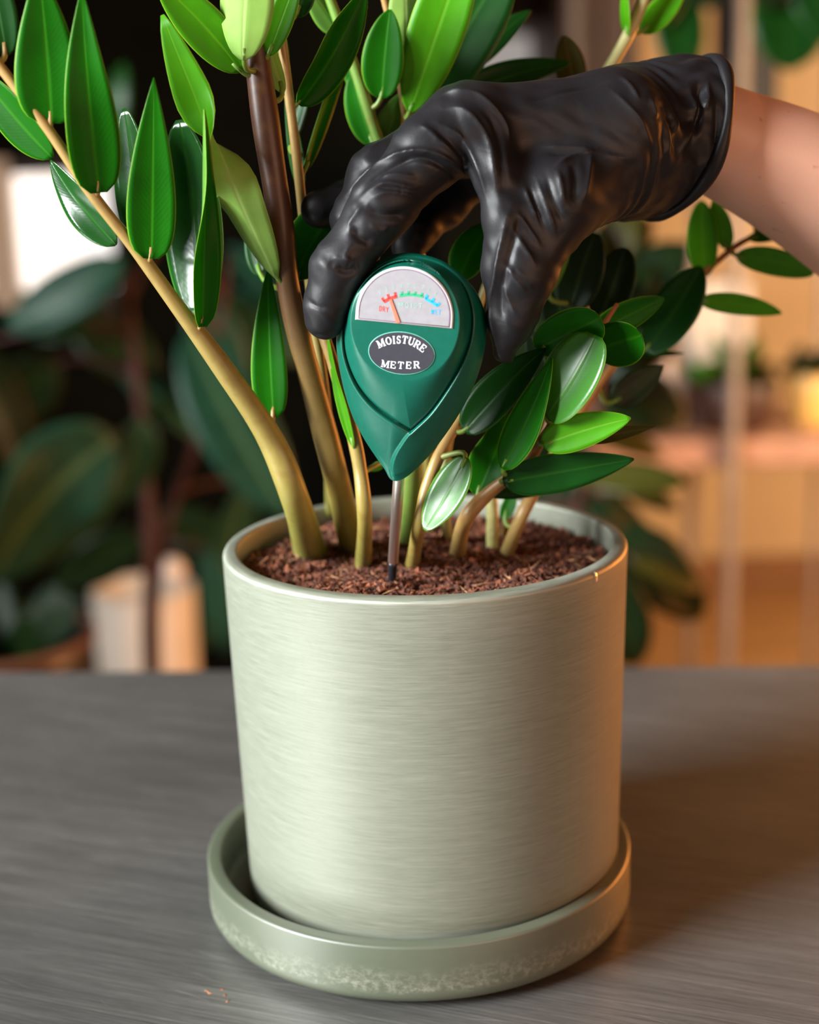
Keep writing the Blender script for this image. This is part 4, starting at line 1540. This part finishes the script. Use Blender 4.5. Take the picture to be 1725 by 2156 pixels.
# -- leaves of the left stem
leaf('a', (108, 262), (80, -75), 138, -0.062, -0.064, 'green', (8, 4), .20, 4, 0, (0.38, 0.84))
leaf('a', (208, 408), (172, -30), 116, -0.061, -0.066, 'green', (-8, 8), .34, -10, 0, (0.38, 0.84))
leaf('a', (318, 546), (324, 160), 106, -0.057, -0.062, 'green', (5, 5), .24, 0, 0, (0.38, 0.84))
leaf('a', (418, 668), (378, 248), 152, -0.040, -0.036, 'glossy', 'sheen', .16, 22, 0.004, (0.5, 0.5), label='broad shiny leaf with white glints')
leaf('a', (424, 690), (430, 226), 74, -0.052, -0.060, 'green', (-30, -72), .55, 3, 0, (0.38, 0.7), label='narrow folded leaf seen nearly edge on')
leaf('a', (292, 520), (262, 226), 96, -0.042, -0.040, 'glossy', 'sheen', .2, 14, 0, (0.5, 0.55))
leaf('a', (246, 516), (106, 336), 82, -0.050, -0.042, 'glossy', (20, 40), .25, -14, 0, (0.6, 0.7), pet=False)
leaf('a', (112, 332), (-50, 140), 92, -0.052, -0.046, 'green', (30, 30), .25, -10, 0, (0.6, 0.7), pet=False)
leaf('a', (14, 118), (-24, -90), 80, -0.060, -0.058, 'dark', 10, .2, 0, 0, (0.5, 0.6))
leaf('a', (576, 880), (566, 552), 80, -0.030, -0.026, 'green', (14, 14), .3, -8, 0, (0.38, 0.84))
# -- brown stem
leaf('b', (584, 588), (340, 26), 106, -0.036, -0.048, 'bright', (212, 18), .18, -10, -0.006, (0.62, 0.62), label='long twisted leaf showing its pale underside')
leaf('b', (508, 152), (330, -40), 98, -0.032, -0.042, 'bright', 10, .24, 16, 0, (0.55, 0.55))
leaf('b', (512, 128), (530, -150), 122, -0.040, -0.044, 'bright', (200, 200), .2, -8, 0, (0.55, 0.5), label='pale underside of a leaf at the top edge')
leaf('b', (566, 118), (630, -60), 60, -0.030, -0.030, 'bright', 20, .25, 0, 0, (0.55, 0.6))
leaf('b', (598, 196), (548, 40), 48, -0.022, -0.020, 'bright', (150, 150), .3, -6, 0, (0.55, 0.55))
leaf('b', (622, 590), (728, 410), 112, -0.024, -0.018, 'green', (14, 24), .24, -18, 0, (0.55, 0.6))
leaf('b', (548, 580), (520, 470), 40, -0.006, 0.0, 'dark', 20, .2, 0, 0)
# -- thin tan stem
leaf('c', (626, 220), (772, -30), 94, -0.016, -0.012, 'green', (-36, -16), .42, 18, 0, (0.5, 0.7))
leaf('c', (640, 362), (775, 10), 56, -0.014, 0.0, 'green', (-58, -70), .5, -26, 0, (0.5, 0.6), label='long thin leaf seen edge on')
leaf('c', (622, 36), (664, -60), 50, -0.012, -0.010, 'dark', 10, .2, 0, 0)
leaf('c', (600, 150), (566, -20), 40, -0.006, -0.004, 'green', 160, .2, 0, 0)
leaf('c', (636, 400), (600, 190), 36, -0.004, -0.002, 'dark', 30, .3, 6, 0)
leaf('c', (612, 300), (650, 160), 36, 0.0, 0.004, 'dark', 30, .2, 6, 0)
# -- green stem behind the meter
leaf('e', (804, 208), (822, 18), 92, 0.010, 0.008, 'green', (12, 12), .28, -6, 0, (0.5, 0.6))
leaf('e', (785, 306), (742, 156), 66, 0.014, 0.016, 'green', (20, 20), .25, -6, 0, (0.55, 0.55))
leaf('e', (812, 300), (842, 196), 62, 0.016, 0.018, 'green', (160, 150), .2, 0, 0)
leaf('e', (716, 70), (640, -40), 62, 0.014, 0.012, 'green', (150, 150), .2, 0, 0)
leaf('e', (736, 120), (700, 20), 34, 0.016, 0.016, 'bright', 60, .2, 0, 0)
leaf('e', (752, 190), (728, 90), 40, 0.018, 0.020, 'green', 20, .2, 0, 0)
# -- stem f
leaf('f', (862, 238), (990, -140), 122, 0.010, 0.004, 'bright', (8, 8), .16, 0, 0, (0.6, 0.5), label='large bright yellow green leaf at the top')
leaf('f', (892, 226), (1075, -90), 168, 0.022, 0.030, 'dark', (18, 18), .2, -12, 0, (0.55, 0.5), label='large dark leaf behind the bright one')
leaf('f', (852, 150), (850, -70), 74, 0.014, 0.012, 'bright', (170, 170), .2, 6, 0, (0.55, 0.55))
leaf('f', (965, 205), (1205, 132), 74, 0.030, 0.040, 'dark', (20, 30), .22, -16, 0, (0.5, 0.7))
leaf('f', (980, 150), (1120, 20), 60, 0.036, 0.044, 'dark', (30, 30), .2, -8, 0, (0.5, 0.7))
leaf('f', (878, 520), (872, 440), 30, 0.010, 0.010, 'bright', 20, .2, 0, 0)
leaf('f', (895, 516), (940, 440), 30, 0.006, 0.006, 'bright', (40, 50), .3, -4, 0)
leaf('f', (968, 592), (1034, 470), 84, -0.010, -0.004, 'green', (20, 20), .25, -12, 0, (0.55, 0.6))
# -- pale stem to the upper right
leaf('k', (1216, 210), (1188, 74), 66, 0.044, 0.048, 'amber', (10, 10), .15, 0, 0, (0.55, 0.55))
leaf('k', (1322, 78), (1316, -50), 40, 0.040, 0.040, 'bright', 60, .2, 0, 0)
leaf('k', (1352, 70), (1450, -50), 60, 0.046, 0.050, 'bright', (20, 20), .2, 10, 0)
# -- stem d, g and i
leaf('d', (746, 944), (690, 700), 26, -0.036, -0.034, 'bright', (30, 60), .4, -6, 0, (0.5, 0.6))
leaf('g', (984, 962), (894, 1118), 88, -0.046, -0.050, 'milky', 'sheen', .18, -10, 0.002, (0.55, 0.55), label='small drooping leaf with a milky white sheen')
leaf('d', (806, 974), (778, 992), 20, -0.020, -0.018, 'bright', 20, .2, 0, 0)
# -- brown stem bending right
leaf('h', (1004, 1044), (1066, 866), 92, -0.030, -0.032, 'green', (20, -20), .3, 10, 0, (0.45, 0.5))
leaf('h', (1058, 988), (1164, 752), 84, -0.044, -0.050, 'green', (24, 34), .26, 16, 0, (0.55, 0.75))
leaf('h', (1152, 880), (1256, 704), 138, -0.046, -0.052, 'milky', 'sheen', .30, 8, -0.004, (0.5, 0.42), label='broad cupped leaf, half of it pale')
leaf('h', (1142, 936), (1330, 880), 78, -0.046, -0.056, 'bright', (-6, -6), .20, -10, 0, (0.45, 0.62), label='bright leaf with a pale midrib pointing right')
leaf('h', (1230, 925), (1384, 898), 34, -0.036, -0.040, 'amber', (-10, -10), .2, 0, 0, (0.5, 0.9), label='leaf tip turning yellow')
leaf('h', (1058, 1014), (1338, 966), 92, -0.040, -0.046, 'dark', (-20, -24), .24, -4, 0, (0.5, 0.7))
leaf('h', (1010, 1030), (1230, 1010), 60, -0.026, -0.020, 'dark', (-40, -40), .24, 0, 0, (0.5, 0.7))
leaf('g', (978, 910), (1152, 732), 96, -0.036, -0.040, 'dark', (20, 20), .25, -10, 0, (0.5, 0.7))
leaf('h', (1130, 735), (1266, 668), 108, -0.036, -0.052, 'green', (-20, -20), .22, -6, 0, (0.5, 0.34))
leaf('h', (1252, 738), (1352, 704), 106, -0.034, -0.050, 'green', (-16, -16), .26, 0, 0, (0.5, 0.36))
leaf('h', (1245, 706), (1400, 628), 66, -0.020, -0.016, 'green', (-16, -16), .2, -8, 0, (0.5, 0.6))
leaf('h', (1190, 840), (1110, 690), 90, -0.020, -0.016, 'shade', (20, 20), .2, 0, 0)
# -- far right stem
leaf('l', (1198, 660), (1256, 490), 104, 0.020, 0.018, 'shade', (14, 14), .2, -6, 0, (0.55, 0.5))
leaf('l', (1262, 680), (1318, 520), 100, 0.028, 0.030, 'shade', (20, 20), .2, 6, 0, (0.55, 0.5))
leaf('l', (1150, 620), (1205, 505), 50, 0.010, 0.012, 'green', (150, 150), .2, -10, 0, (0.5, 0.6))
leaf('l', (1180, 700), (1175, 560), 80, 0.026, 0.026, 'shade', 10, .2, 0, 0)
leaf('j', (1358, 742), (1478, 560), 108, 0.034, 0.036, 'dark', (20, 10), .22, 10, 0, (0.5, 0.55))
leaf('j', (1486, 584), (1478, 422), 66, 0.052, 0.054, 'bright', (10, 10), .2, -4, 0, (0.55, 0.5))  # brighter leaf colour stands in for backlight on this branch
leaf('j', (1532, 526), (1502, 420), 50, 0.056, 0.054, 'bright', (30, 30), .25, 10, 0, (0.55, 0.55))
leaf('j', (1550, 538), (1714, 578), 62, 0.054, 0.050, 'bright', (-20, -20), .2, -16, 0, (0.5, 0.5))
leaf('j', (1472, 632), (1648, 660), 48, 0.046, 0.046, 'bright', (-20, -20), .2, -12, 0, (0.5, 0.6))
leaf('j', (1575, 500), (1660, 494), 26, 0.056, 0.056, 'green', -20, .2, 0, 0)
leaf('j', (1596, 494), (1590, 462), 14, 0.057, 0.057, 'dark', 0, .2, 0, 0)
leaf('j', (1318, 738), (1442, 744), 26, 0.036, 0.034, 'dark', (-50, -50), .3, 0, 0)
leaf('j', (1060, 1096), (1086, 1020), 32, 0.000, 0.004, 'green', (20, 20), .3, 4, 0)
leaf('j', (1290, 850), (1400, 770), 70, 0.030, 0.034, 'shade', (-10, -10), .2, 0, 0)

# ------------------------------------------------------------------ things behind the table
def pot_lathe(name, c, r0, r1, h, m, parent=None, th=0.012, **kw):
    """open tapered planter standing at c"""
    pr = [(0, 0), (r0 - .004, 0), (r0, .006), (r1, h - .004), (r1 - .003, h), (r1 - th, h), (r1 - th - .002, h - .03), (0, h - .035)]
    V, f = lathe([(r, c[2] + z) for r, z in pr], c[0], c[1], 56)
    return mk(name, V, f, m, parent, loc=c, **kw)


def bg_plant(name, label, foot, stems, leaves, pot, cat='plant', group=None):
    """foot: (x, y, z) on the floor; stems: pixel paths; leaves: pixel base/tip"""
    root = empty(name, foot, label=label, cat=cat, group=group)
    if pot:
        pot_lathe('planter', foot, pot[0] * .8, pot[0], pot[1], pot[2], root)
    paths = []
    for s, wpx, mat in stems:
        pts = [np.array([foot[0], foot[1], foot[2] + (pot[1] - .04 if pot else 0)])] + [P(*q) for q in s]
        path = spline(pts, 40)
        paths.append(path)
        V, f, uv = tube(path, np.linspace(wpx, wpx * .6, 40) * mpp(pts[-1]) / 2, 10)
        mk('stem', V, f, STEM[mat] if mat in STEM else mat, root, uv=uv)
    for (b, t, w, Y, dY, mat, roll, bend) in leaves:
        B, T = P(b[0], b[1], Y), P(t[0], t[1], Y + dY)
        k = mpp((B + T) / 2)
        V, f, mi, uv = leaf_mesh(B, T, w * k, roll, .18, bend * k, -0.02, (0.6, 0.6), nv=14, nu=3, th=0.0008, wave=.05)
        allp = np.concatenate(paths)
        A = allp[(np.linalg.norm(allp - B, axis=1) + np.maximum(allp[:, 2] - B[2], 0)).argmin()]
        qs = np.linspace(0, 1, 9)[:, None]
        mid_ = (A + B) / 2 + np.array([0, 0, .15]) * np.linalg.norm(A - B)
        tv, tf, tuv = tube((1 - qs) ** 2 * A + 2 * qs * (1 - qs) * mid_ + qs ** 2 * (B + nrm(T - B) * .006), np.linspace(.0045, .0028, 9), 7)
        f = f + [tuple(x + len(V) for x in q) for q in tf]
        mk('leaf', np.concatenate([V, tv]), f, LEAF[mat] + [M_DARKSTEM], root, loc=B, midx=mi + [2] * len(tf), uv=uv + tuv)
    return root


M_BLACKPOT = simple('black_planter', (0.012, 0.011, 0.013), 0.4)
M_BROWNRIM = simple('brown_rim', (0.11, 0.045, 0.022), 0.5)
M_PALEPOT = simple('pale_stone', (0.62, 0.53, 0.43), 0.7, var=.08, scale=20)
M_DARKSTEM = simple('dark_red_stem', (0.045, 0.010, 0.005), 0.6)

c = P(305, 1300, 1.75)
base = np.array([c[0], c[1], FLOOR_Z])
top = P(305, 1235, 1.75)[2]
k_ = mpp(c)
pot_lathe('tall_planter', base, 96 * k_, 108 * k_, top - FLOOR_Z, M_PALEPOT, label='tall pale stone planter beyond the table, behind the dark red stem', cat='planter')
q = P(362, 1202, 1.66)  # ball added in place of a blurred bright spot
r = 27 * k_
V, f = lathe([(0.0, q[2] - r)] + [(r * math.cos(a), q[2] + r * math.sin(a)) for a in np.linspace(-1.5, 1.5, 14)] + [(0.0, q[2] + r)], q[0], q[1], 28)
mk('bokeh_spot', V, f, simple('bokeh_pale', (0.80, 0.66, 0.55), .3), label='pale ball standing in for a blurred spot of light above the planter', cat='bokeh_spot')

fx = P(315, 1300, 1.25)
bg_plant('broad_leaved_plant', 'dark broad leaved plant left of the pot, with blurred blue green leaves', (fx[0], fx[1], FLOOR_Z),
         [([(315, 1400, 1.25), (316, 1150, 1.25), (300, 900, 1.25), (270, 640, 1.25)], 34, M_DARKSTEM),
          ([(330, 1250, 1.27), (420, 900, 1.24), (470, 640, 1.24)], 22, M_DARKSTEM)],
         [((250, 920), (-20, 1230), 250, 1.15, -.1, 'teal', (20, 40), 60), ((400, 690), (612, 1090), 170, 1.2, -.05, 'teal', 10, 20),
          ((410, 600), (520, 860), 120, 1.3, 0, 'teal', 20, 0), ((262, 545), (10, 690), 116, 1.2, 0, 'teal', -20, -16),
          ((310, 880), (260, 1060), 110, 1.2, 0, 'teal', 30, 10), ((250, 760), (440, 930), 90, 1.3, 0, 'teal', 40, 0),
          ((520, 1010), (430, 1370), 110, 1.3, 0, 'teal', 40, 0), ((440, 1150), (480, 1380), 70, 1.25, 0, 'teal', 0, 0),
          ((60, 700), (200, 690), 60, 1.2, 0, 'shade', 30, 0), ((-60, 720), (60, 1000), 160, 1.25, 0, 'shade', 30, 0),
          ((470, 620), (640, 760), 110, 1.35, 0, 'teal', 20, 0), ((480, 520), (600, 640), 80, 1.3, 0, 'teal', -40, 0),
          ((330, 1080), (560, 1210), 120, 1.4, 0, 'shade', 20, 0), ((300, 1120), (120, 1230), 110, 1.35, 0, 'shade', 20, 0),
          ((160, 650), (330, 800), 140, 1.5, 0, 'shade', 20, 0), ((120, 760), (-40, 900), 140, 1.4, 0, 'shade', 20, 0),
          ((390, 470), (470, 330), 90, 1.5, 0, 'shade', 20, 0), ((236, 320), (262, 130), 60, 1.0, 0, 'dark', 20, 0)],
         (0.09, 0.30, M_BLACKPOT))

c = P(0, 1330, 1.05)
k_ = mpp(c)
bowl = empty('bowl_planter', (c[0], c[1], FLOOR_Z), label='round black planter with brown rim at the far left edge', cat='planter')
R_ = 196 * k_
zt = P(0, 1345, 1.05)[2]
V, f = lathe([(0, FLOOR_Z), (R_ * .75, FLOOR_Z), (R_ * .96, zt - .02), (R_ * .95, zt), (R_ * .88, zt), (R_ * .86, zt - .05), (0, zt - .06)], c[0], c[1], 64)
mk('bowl', V, f, M_BLACKPOT, bowl)
V, f = lathe(arc(R_ * .97, zt, R_ * .055, 0, 360, 10), c[0], c[1], 64)
mk('rim', V, f, M_BROWNRIM, bowl)
c2 = c.copy()
for i in range(7):
    a = i * 0.9
    B = np.array([c[0] + .25 * R_ * math.cos(a), c[1] + .25 * R_ * math.sin(a), zt - .05])
    T = B + np.array([.6 * R_ * math.cos(a), .6 * R_ * math.sin(a), .10])
    V, f, mi, uv = leaf_mesh(B, T, .05, 20, .2, 0, 0, (.6, .6), nv=10, nu=2, th=.0008)
    mk('leaf', V, f, LEAF['shade'], bowl, loc=B, midx=mi, uv=uv)

# -- dark block added as a black background below the hand
q0, q1 = P(985, 330, 2.15), P(1172, 330, 2.15)
backing = empty('cabinet', ((q0[0] + q1[0]) / 2, 2.3, FLOOR_Z), label='tall dark block added as a black background behind the meter, below the gloved hand', cat='cabinet')
g = G()
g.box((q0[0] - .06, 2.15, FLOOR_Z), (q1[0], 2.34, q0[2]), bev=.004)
g.obj('body', M_BACKDROP, backing, smooth=False)
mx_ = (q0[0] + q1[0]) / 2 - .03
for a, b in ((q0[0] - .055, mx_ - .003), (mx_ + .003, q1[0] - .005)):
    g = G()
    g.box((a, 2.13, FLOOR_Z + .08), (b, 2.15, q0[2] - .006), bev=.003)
    g.obj('door', M_BACKDROP, backing, smooth=False)

# -- metal rack on the right
M_RACK = simple('rack_metal', (0.30, 0.225, 0.17), 0.5)
M_SHELF = simple('shelf_board', (0.38, 0.20, 0.13), 0.5, var=.2, scale=12)
RY = 2.0
rk = P(1545, 1100, RY)
k_ = mpp(rk)
sh_z = P(1500, 905, RY)[2]
rack = empty('shelf_rack', (rk[0], RY, FLOOR_Z), label='metal rack with thin posts and a brown shelf, blurred on the right', cat='rack')
sx0, sx1 = P(1215, 940, RY)[0], P(1900, 940, RY)[0]
g = G()
g.box((sx0, RY - 0.10, sh_z - 0.045), (sx1, RY + 0.25, sh_z), bev=.004)
g.obj('shelf', M_SHELF, rack, smooth=False)
g = G()
us_z = P(1500, 325, RY)[2]
g.box((sx0, RY - 0.10, us_z - .03), (sx1, RY + 0.25, us_z), bev=.004)
g.obj('shelf', M_SHELF, rack, smooth=False)
for px, w, Y in ((1541, 25, RY - .12), (1456, 22, RY + .27), (1716, 16, RY + .27), (1215, 22, RY + .27)):
    q = P(px, 1100, Y)
    V, f, _ = tube([(q[0], Y, FLOOR_Z), (q[0], Y, 0.0), (q[0], Y, 0.80)], w * mpp(q) / 2, 12)
    mk('post', V, f, M_RACK, rack)
# things on the shelf
q = P(1545, 935, RY)
root = empty('shelf_plant', (q[0], RY, sh_z), label='bushy plant in a dark pot standing on the rack shelf', cat='potted plant')
pot_lathe('planter', (q[0], RY, sh_z), 70 * k_, 92 * k_, 105 * k_, simple('dark_brown_pot', (0.05, 0.018, 0.010), .5), root)
for i in range(26):
    a, e = rnd.uniform(0, 6.28), rnd.uniform(0.1, 1.3)
    B = np.array([q[0], RY, sh_z + 100 * k_])
    d = np.array([math.cos(a) * math.cos(e), math.sin(a) * math.cos(e), math.sin(e) * .9])
    T = B + d * rnd.uniform(80, 125) * k_
    V, f, mi, uv = leaf_mesh(B + d * 12 * k_, T, 46 * k_, rnd.uniform(-60, 60), .15, rnd.uniform(-10, 10) * k_, 0, (.6, .6), nv=8, nu=2, th=.0008)
    mk('leaf', V, f, LEAF['amber' if rnd.random() < .6 else 'green'], root, loc=B, midx=mi, uv=uv)
q = P(1710, 930, RY + .02)
root = empty('yellow_potted_plant', (q[0], RY + .02, sh_z), label='dark green plant in a yellow pot at the right edge of the shelf', cat='potted plant')
pot_lathe('planter', (q[0], RY + .02, sh_z), 44 * k_, 56 * k_, 112 * k_, simple('yellow_glaze', (0.70, 0.40, 0.10), .4), root)
for i in range(16):
    a, e = rnd.uniform(0, 6.28), rnd.uniform(-.1, 1.0)
    B = np.array([q[0], RY + .02, sh_z + 108 * k_])
    d = np.array([math.cos(a) * math.cos(e), math.sin(a) * math.cos(e), math.sin(e) * .8])
    V, f, mi, uv = leaf_mesh(B + d * 10 * k_, B + d * rnd.uniform(60, 85) * k_, 40 * k_, rnd.uniform(-60, 60), .15, 0, 0, (.6, .6), nv=8, nu=2, th=.0008)
    mk('leaf', V, f, LEAF['shade'], root, loc=B, midx=mi, uv=uv)
q = P(1402, 930, RY + .05)
V, f = lathe([(r_ * k_, sh_z + z * k_) for r_, z in ((0, 0), (24, 0), (26, 6), (26, 90), (12, 118), (11, 150), (13, 154), (0, 156))], q[0], RY + .05, 24)
mk('bottle', V, f, simple('pale_bottle', (0.55, 0.44, 0.40), .25), label='pale blurred bottle on the shelf left of the dark pot', cat='bottle')
q0, q1 = P(1432, 560, RY + .18), P(1560, 735, RY + .18)
g = G()
g.box((q0[0], RY + .10, sh_z), (q1[0], RY + .2, q1[2] + (q0[2] - q1[2]) * .85), bev=.004)
g.obj('carton', simple('pale_card', (0.56, 0.48, 0.42), .7), smooth=False, label='pale upright carton on the shelf behind the bushy plant', cat='box')

# -- plant right of the pot; orange reflections are put into its amber leaf colour
fx = P(1230, 1300, 0.80)
bg_plant('drooping_plant', 'dark plant with drooping olive leaves painted with orange reflections right of the pot', (fx[0], 0.80, FLOOR_Z),
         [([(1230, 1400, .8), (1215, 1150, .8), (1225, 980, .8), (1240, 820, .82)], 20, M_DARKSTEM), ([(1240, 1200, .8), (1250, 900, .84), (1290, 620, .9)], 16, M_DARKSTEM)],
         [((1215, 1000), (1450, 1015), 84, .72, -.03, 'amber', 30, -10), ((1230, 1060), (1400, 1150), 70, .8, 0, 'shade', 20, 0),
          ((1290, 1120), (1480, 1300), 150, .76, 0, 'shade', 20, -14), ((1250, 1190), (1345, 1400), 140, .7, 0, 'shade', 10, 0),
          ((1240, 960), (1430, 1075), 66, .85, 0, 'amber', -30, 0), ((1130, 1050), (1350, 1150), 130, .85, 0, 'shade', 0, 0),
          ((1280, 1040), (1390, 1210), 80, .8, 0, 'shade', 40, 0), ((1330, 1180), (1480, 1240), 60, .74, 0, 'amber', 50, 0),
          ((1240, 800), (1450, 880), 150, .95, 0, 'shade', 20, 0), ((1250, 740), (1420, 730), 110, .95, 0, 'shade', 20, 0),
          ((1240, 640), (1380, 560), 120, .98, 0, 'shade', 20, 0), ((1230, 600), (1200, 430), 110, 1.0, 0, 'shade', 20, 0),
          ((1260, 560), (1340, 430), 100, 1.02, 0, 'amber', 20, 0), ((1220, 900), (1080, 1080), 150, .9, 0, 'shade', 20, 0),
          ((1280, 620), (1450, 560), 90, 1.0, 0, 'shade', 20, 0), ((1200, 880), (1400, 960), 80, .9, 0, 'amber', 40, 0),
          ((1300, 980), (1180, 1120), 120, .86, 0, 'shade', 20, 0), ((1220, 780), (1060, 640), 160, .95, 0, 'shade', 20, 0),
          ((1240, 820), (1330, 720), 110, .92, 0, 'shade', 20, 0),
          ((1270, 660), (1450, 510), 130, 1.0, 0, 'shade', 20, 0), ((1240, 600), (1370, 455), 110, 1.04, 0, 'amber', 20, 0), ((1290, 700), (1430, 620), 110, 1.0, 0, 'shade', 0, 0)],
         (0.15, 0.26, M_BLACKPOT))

# -- upper right
q0, q1 = P(960, 40, BACK_Y - .02), P(1190, 225, BACK_Y - .02)
glow_root = empty('glow_patch', ((q0[0] + q1[0]) / 2, BACK_Y - .02, q1[2]), kind='structure')  # pale patch made as an added pane that glows by itself
mp2 = NT('glow_pane').set(Roughness=0.5)
mp2.b.inputs['Base Color'].default_value = (0.5, 0.48, 0.46, 1)
mp2.b.inputs['Emission Color'].default_value = (1.0, 0.92, 0.86, 1)
mp2.b.inputs['Emission Strength'].default_value = 0.33
g = G()
g.box((q0[0], BACK_Y - .012, q1[2]), (q1[0], BACK_Y - .004, q0[2]))
g.obj('pane', mp2.m, glow_root, smooth=False)
g = G()
for lo_, hi_ in (((q0[0] - .02, q1[2] - .02), (q0[0], q0[2] + .02)), ((q1[0], q1[2] - .02), (q1[0] + .02, q0[2] + .02)), ((q0[0], q0[2]), (q1[0], q0[2] + .02)), ((q0[0], q1[2] - .02), (q1[0], q1[2]))):
    g.box((lo_[0], BACK_Y - .03, lo_[1]), (hi_[0], BACK_Y, hi_[1]))
g.obj('window_frame', M_FRAME, glow_root, smooth=False)
mbx = P(1140, 100, BACK_Y)[0]
g = G()
g.box((mbx - .008, BACK_Y - .025, q1[2]), (mbx + .008, BACK_Y - .012, q0[2]))
g.obj('mullion', simple('ochre_paint', (0.45, 0.28, 0.10), .5), glow_root, smooth=False)
q0, q1 = P(950, -260, 2.9), P(1172, 42, 2.9)
brd = empty('wall_cabinet', ((q0[0] + q1[0]) / 2, 3.1, q1[2]), label='dark brown wall cabinet at the top edge above the glowing pale patch', cat='cabinet')
M_CUP0 = simple('dark_oak', (0.035, 0.018, 0.010), .6, var=.3, scale=12)
g = G()
g.box((q0[0], 2.92, q1[2]), (q1[0], BACK_Y, q0[2]), bev=.004)
g.obj('body', M_CUP0, brd, smooth=False)
mx_ = (q0[0] + q1[0]) / 2
for a_, b_ in ((q0[0] + .006, mx_ - .003), (mx_ + .003, q1[0] - .006)):
    g = G()
    g.box((a_, 2.90, q1[2] + .006), (b_, 2.92, q0[2] - .006), bev=.003)
    g.obj('door', M_CUP0, brd, smooth=False)
q0, q1 = P(1178, -260, 2.6), P(1350, 190, 2.6)
cup = empty('wall_cupboard', ((q0[0] + q1[0]) / 2, 2.9, q1[2]), label='dark brown wall cupboard high behind the hand', cat='cupboard')
M_CUP = simple('dark_walnut', (0.045, 0.020, 0.012), .5, var=.3, scale=12)
g = G()
g.box((q0[0], 2.62, q1[2]), (q1[0], BACK_Y, q0[2]), bev=.004)
g.obj('body', M_CUP, cup, smooth=False)
mx_ = (q0[0] + q1[0]) / 2
for a, b in ((q0[0] + .006, mx_ - .003), (mx_ + .003, q1[0] - .006)):
    g = G()
    g.box((a, 2.60, q1[2] + .006), (b, 2.62, q0[2] - .006), bev=.003)
    g.obj('door', M_CUP, cup, smooth=False)
q0, q1 = P(1550, -120, RY + .02), P(1628, 300, RY + .02)
g = G()
g.box((q0[0], RY, us_z), (q1[0], RY + .2, q0[2]), bev=.006)
spk = g.obj('storage_box', simple('black_box', (0.010, 0.009, 0.009), .5), smooth=False, label='narrow black box standing on the upper rack shelf above the forearm', cat='box')
g = G()
g.box((q0[0] + .035 * 0, RY - .004, us_z + .02), (q0[0] + .008, RY, q0[2] - .02))
g.box((q1[0] - .008, RY - .004, us_z + .02), (q1[0], RY, q0[2] - .02))
g.obj('edge_strip', M_BLACKPOT, spk, smooth=False)
hp = P(1560, -420, 1.3)
root = empty('hanging_plant', (hp[0], 1.3, hp[2]), label='dark leaves hanging into the upper right corner', cat='hanging plant')
pot_lathe('planter', (hp[0], 1.3, hp[2]), .07, .10, .12, M_BLACKPOT, root)
for da in (0, 2.09, 4.19):
    V, f, _ = tube([(hp[0] + .095 * math.cos(da), 1.3 + .095 * math.sin(da), hp[2] + .11), (hp[0], 1.3, hp[2] + .5), (hp[0], 1.3, 1.9)], .0025, 6)
    mk('cord', V, f, M_RACK, root)
for s in ([(1640, -480, 1.24), (1670, -300, 1.2), (1665, -60, 1.2)], [(1500, -470, 1.24), (1440, -300, 1.2), (1420, -30, 1.2)]):
    V, f, uv = tube(spline([P(*q) for q in s], 24), .003, 8)
    mk('stem', V, f, STEM['green'], root, uv=uv)
for (b, t, w, mat) in (((1665, -60), (1660, 150), 170, 'dark'), ((1670, -120), (1770, 90), 120, 'dark'), ((1420, -40), (1440, 165), 110, 'dark'), ((1430, -120), (1380, 60), 90, 'dark'), ((1650, -200), (1610, 20), 120, 'shade'), ((1440, -160), (1500, 20), 90, 'shade')):
    B, T = P(b[0], b[1], 1.2), P(t[0], t[1], 1.17)
    V, f, mi, uv = leaf_mesh(B, T, w * mpp(B), 12, .16, 0, 0, (.6, .5), nv=14, nu=3, th=.0008)
    mk('leaf', V, f, LEAF[mat], root, loc=B, midx=mi, uv=uv)
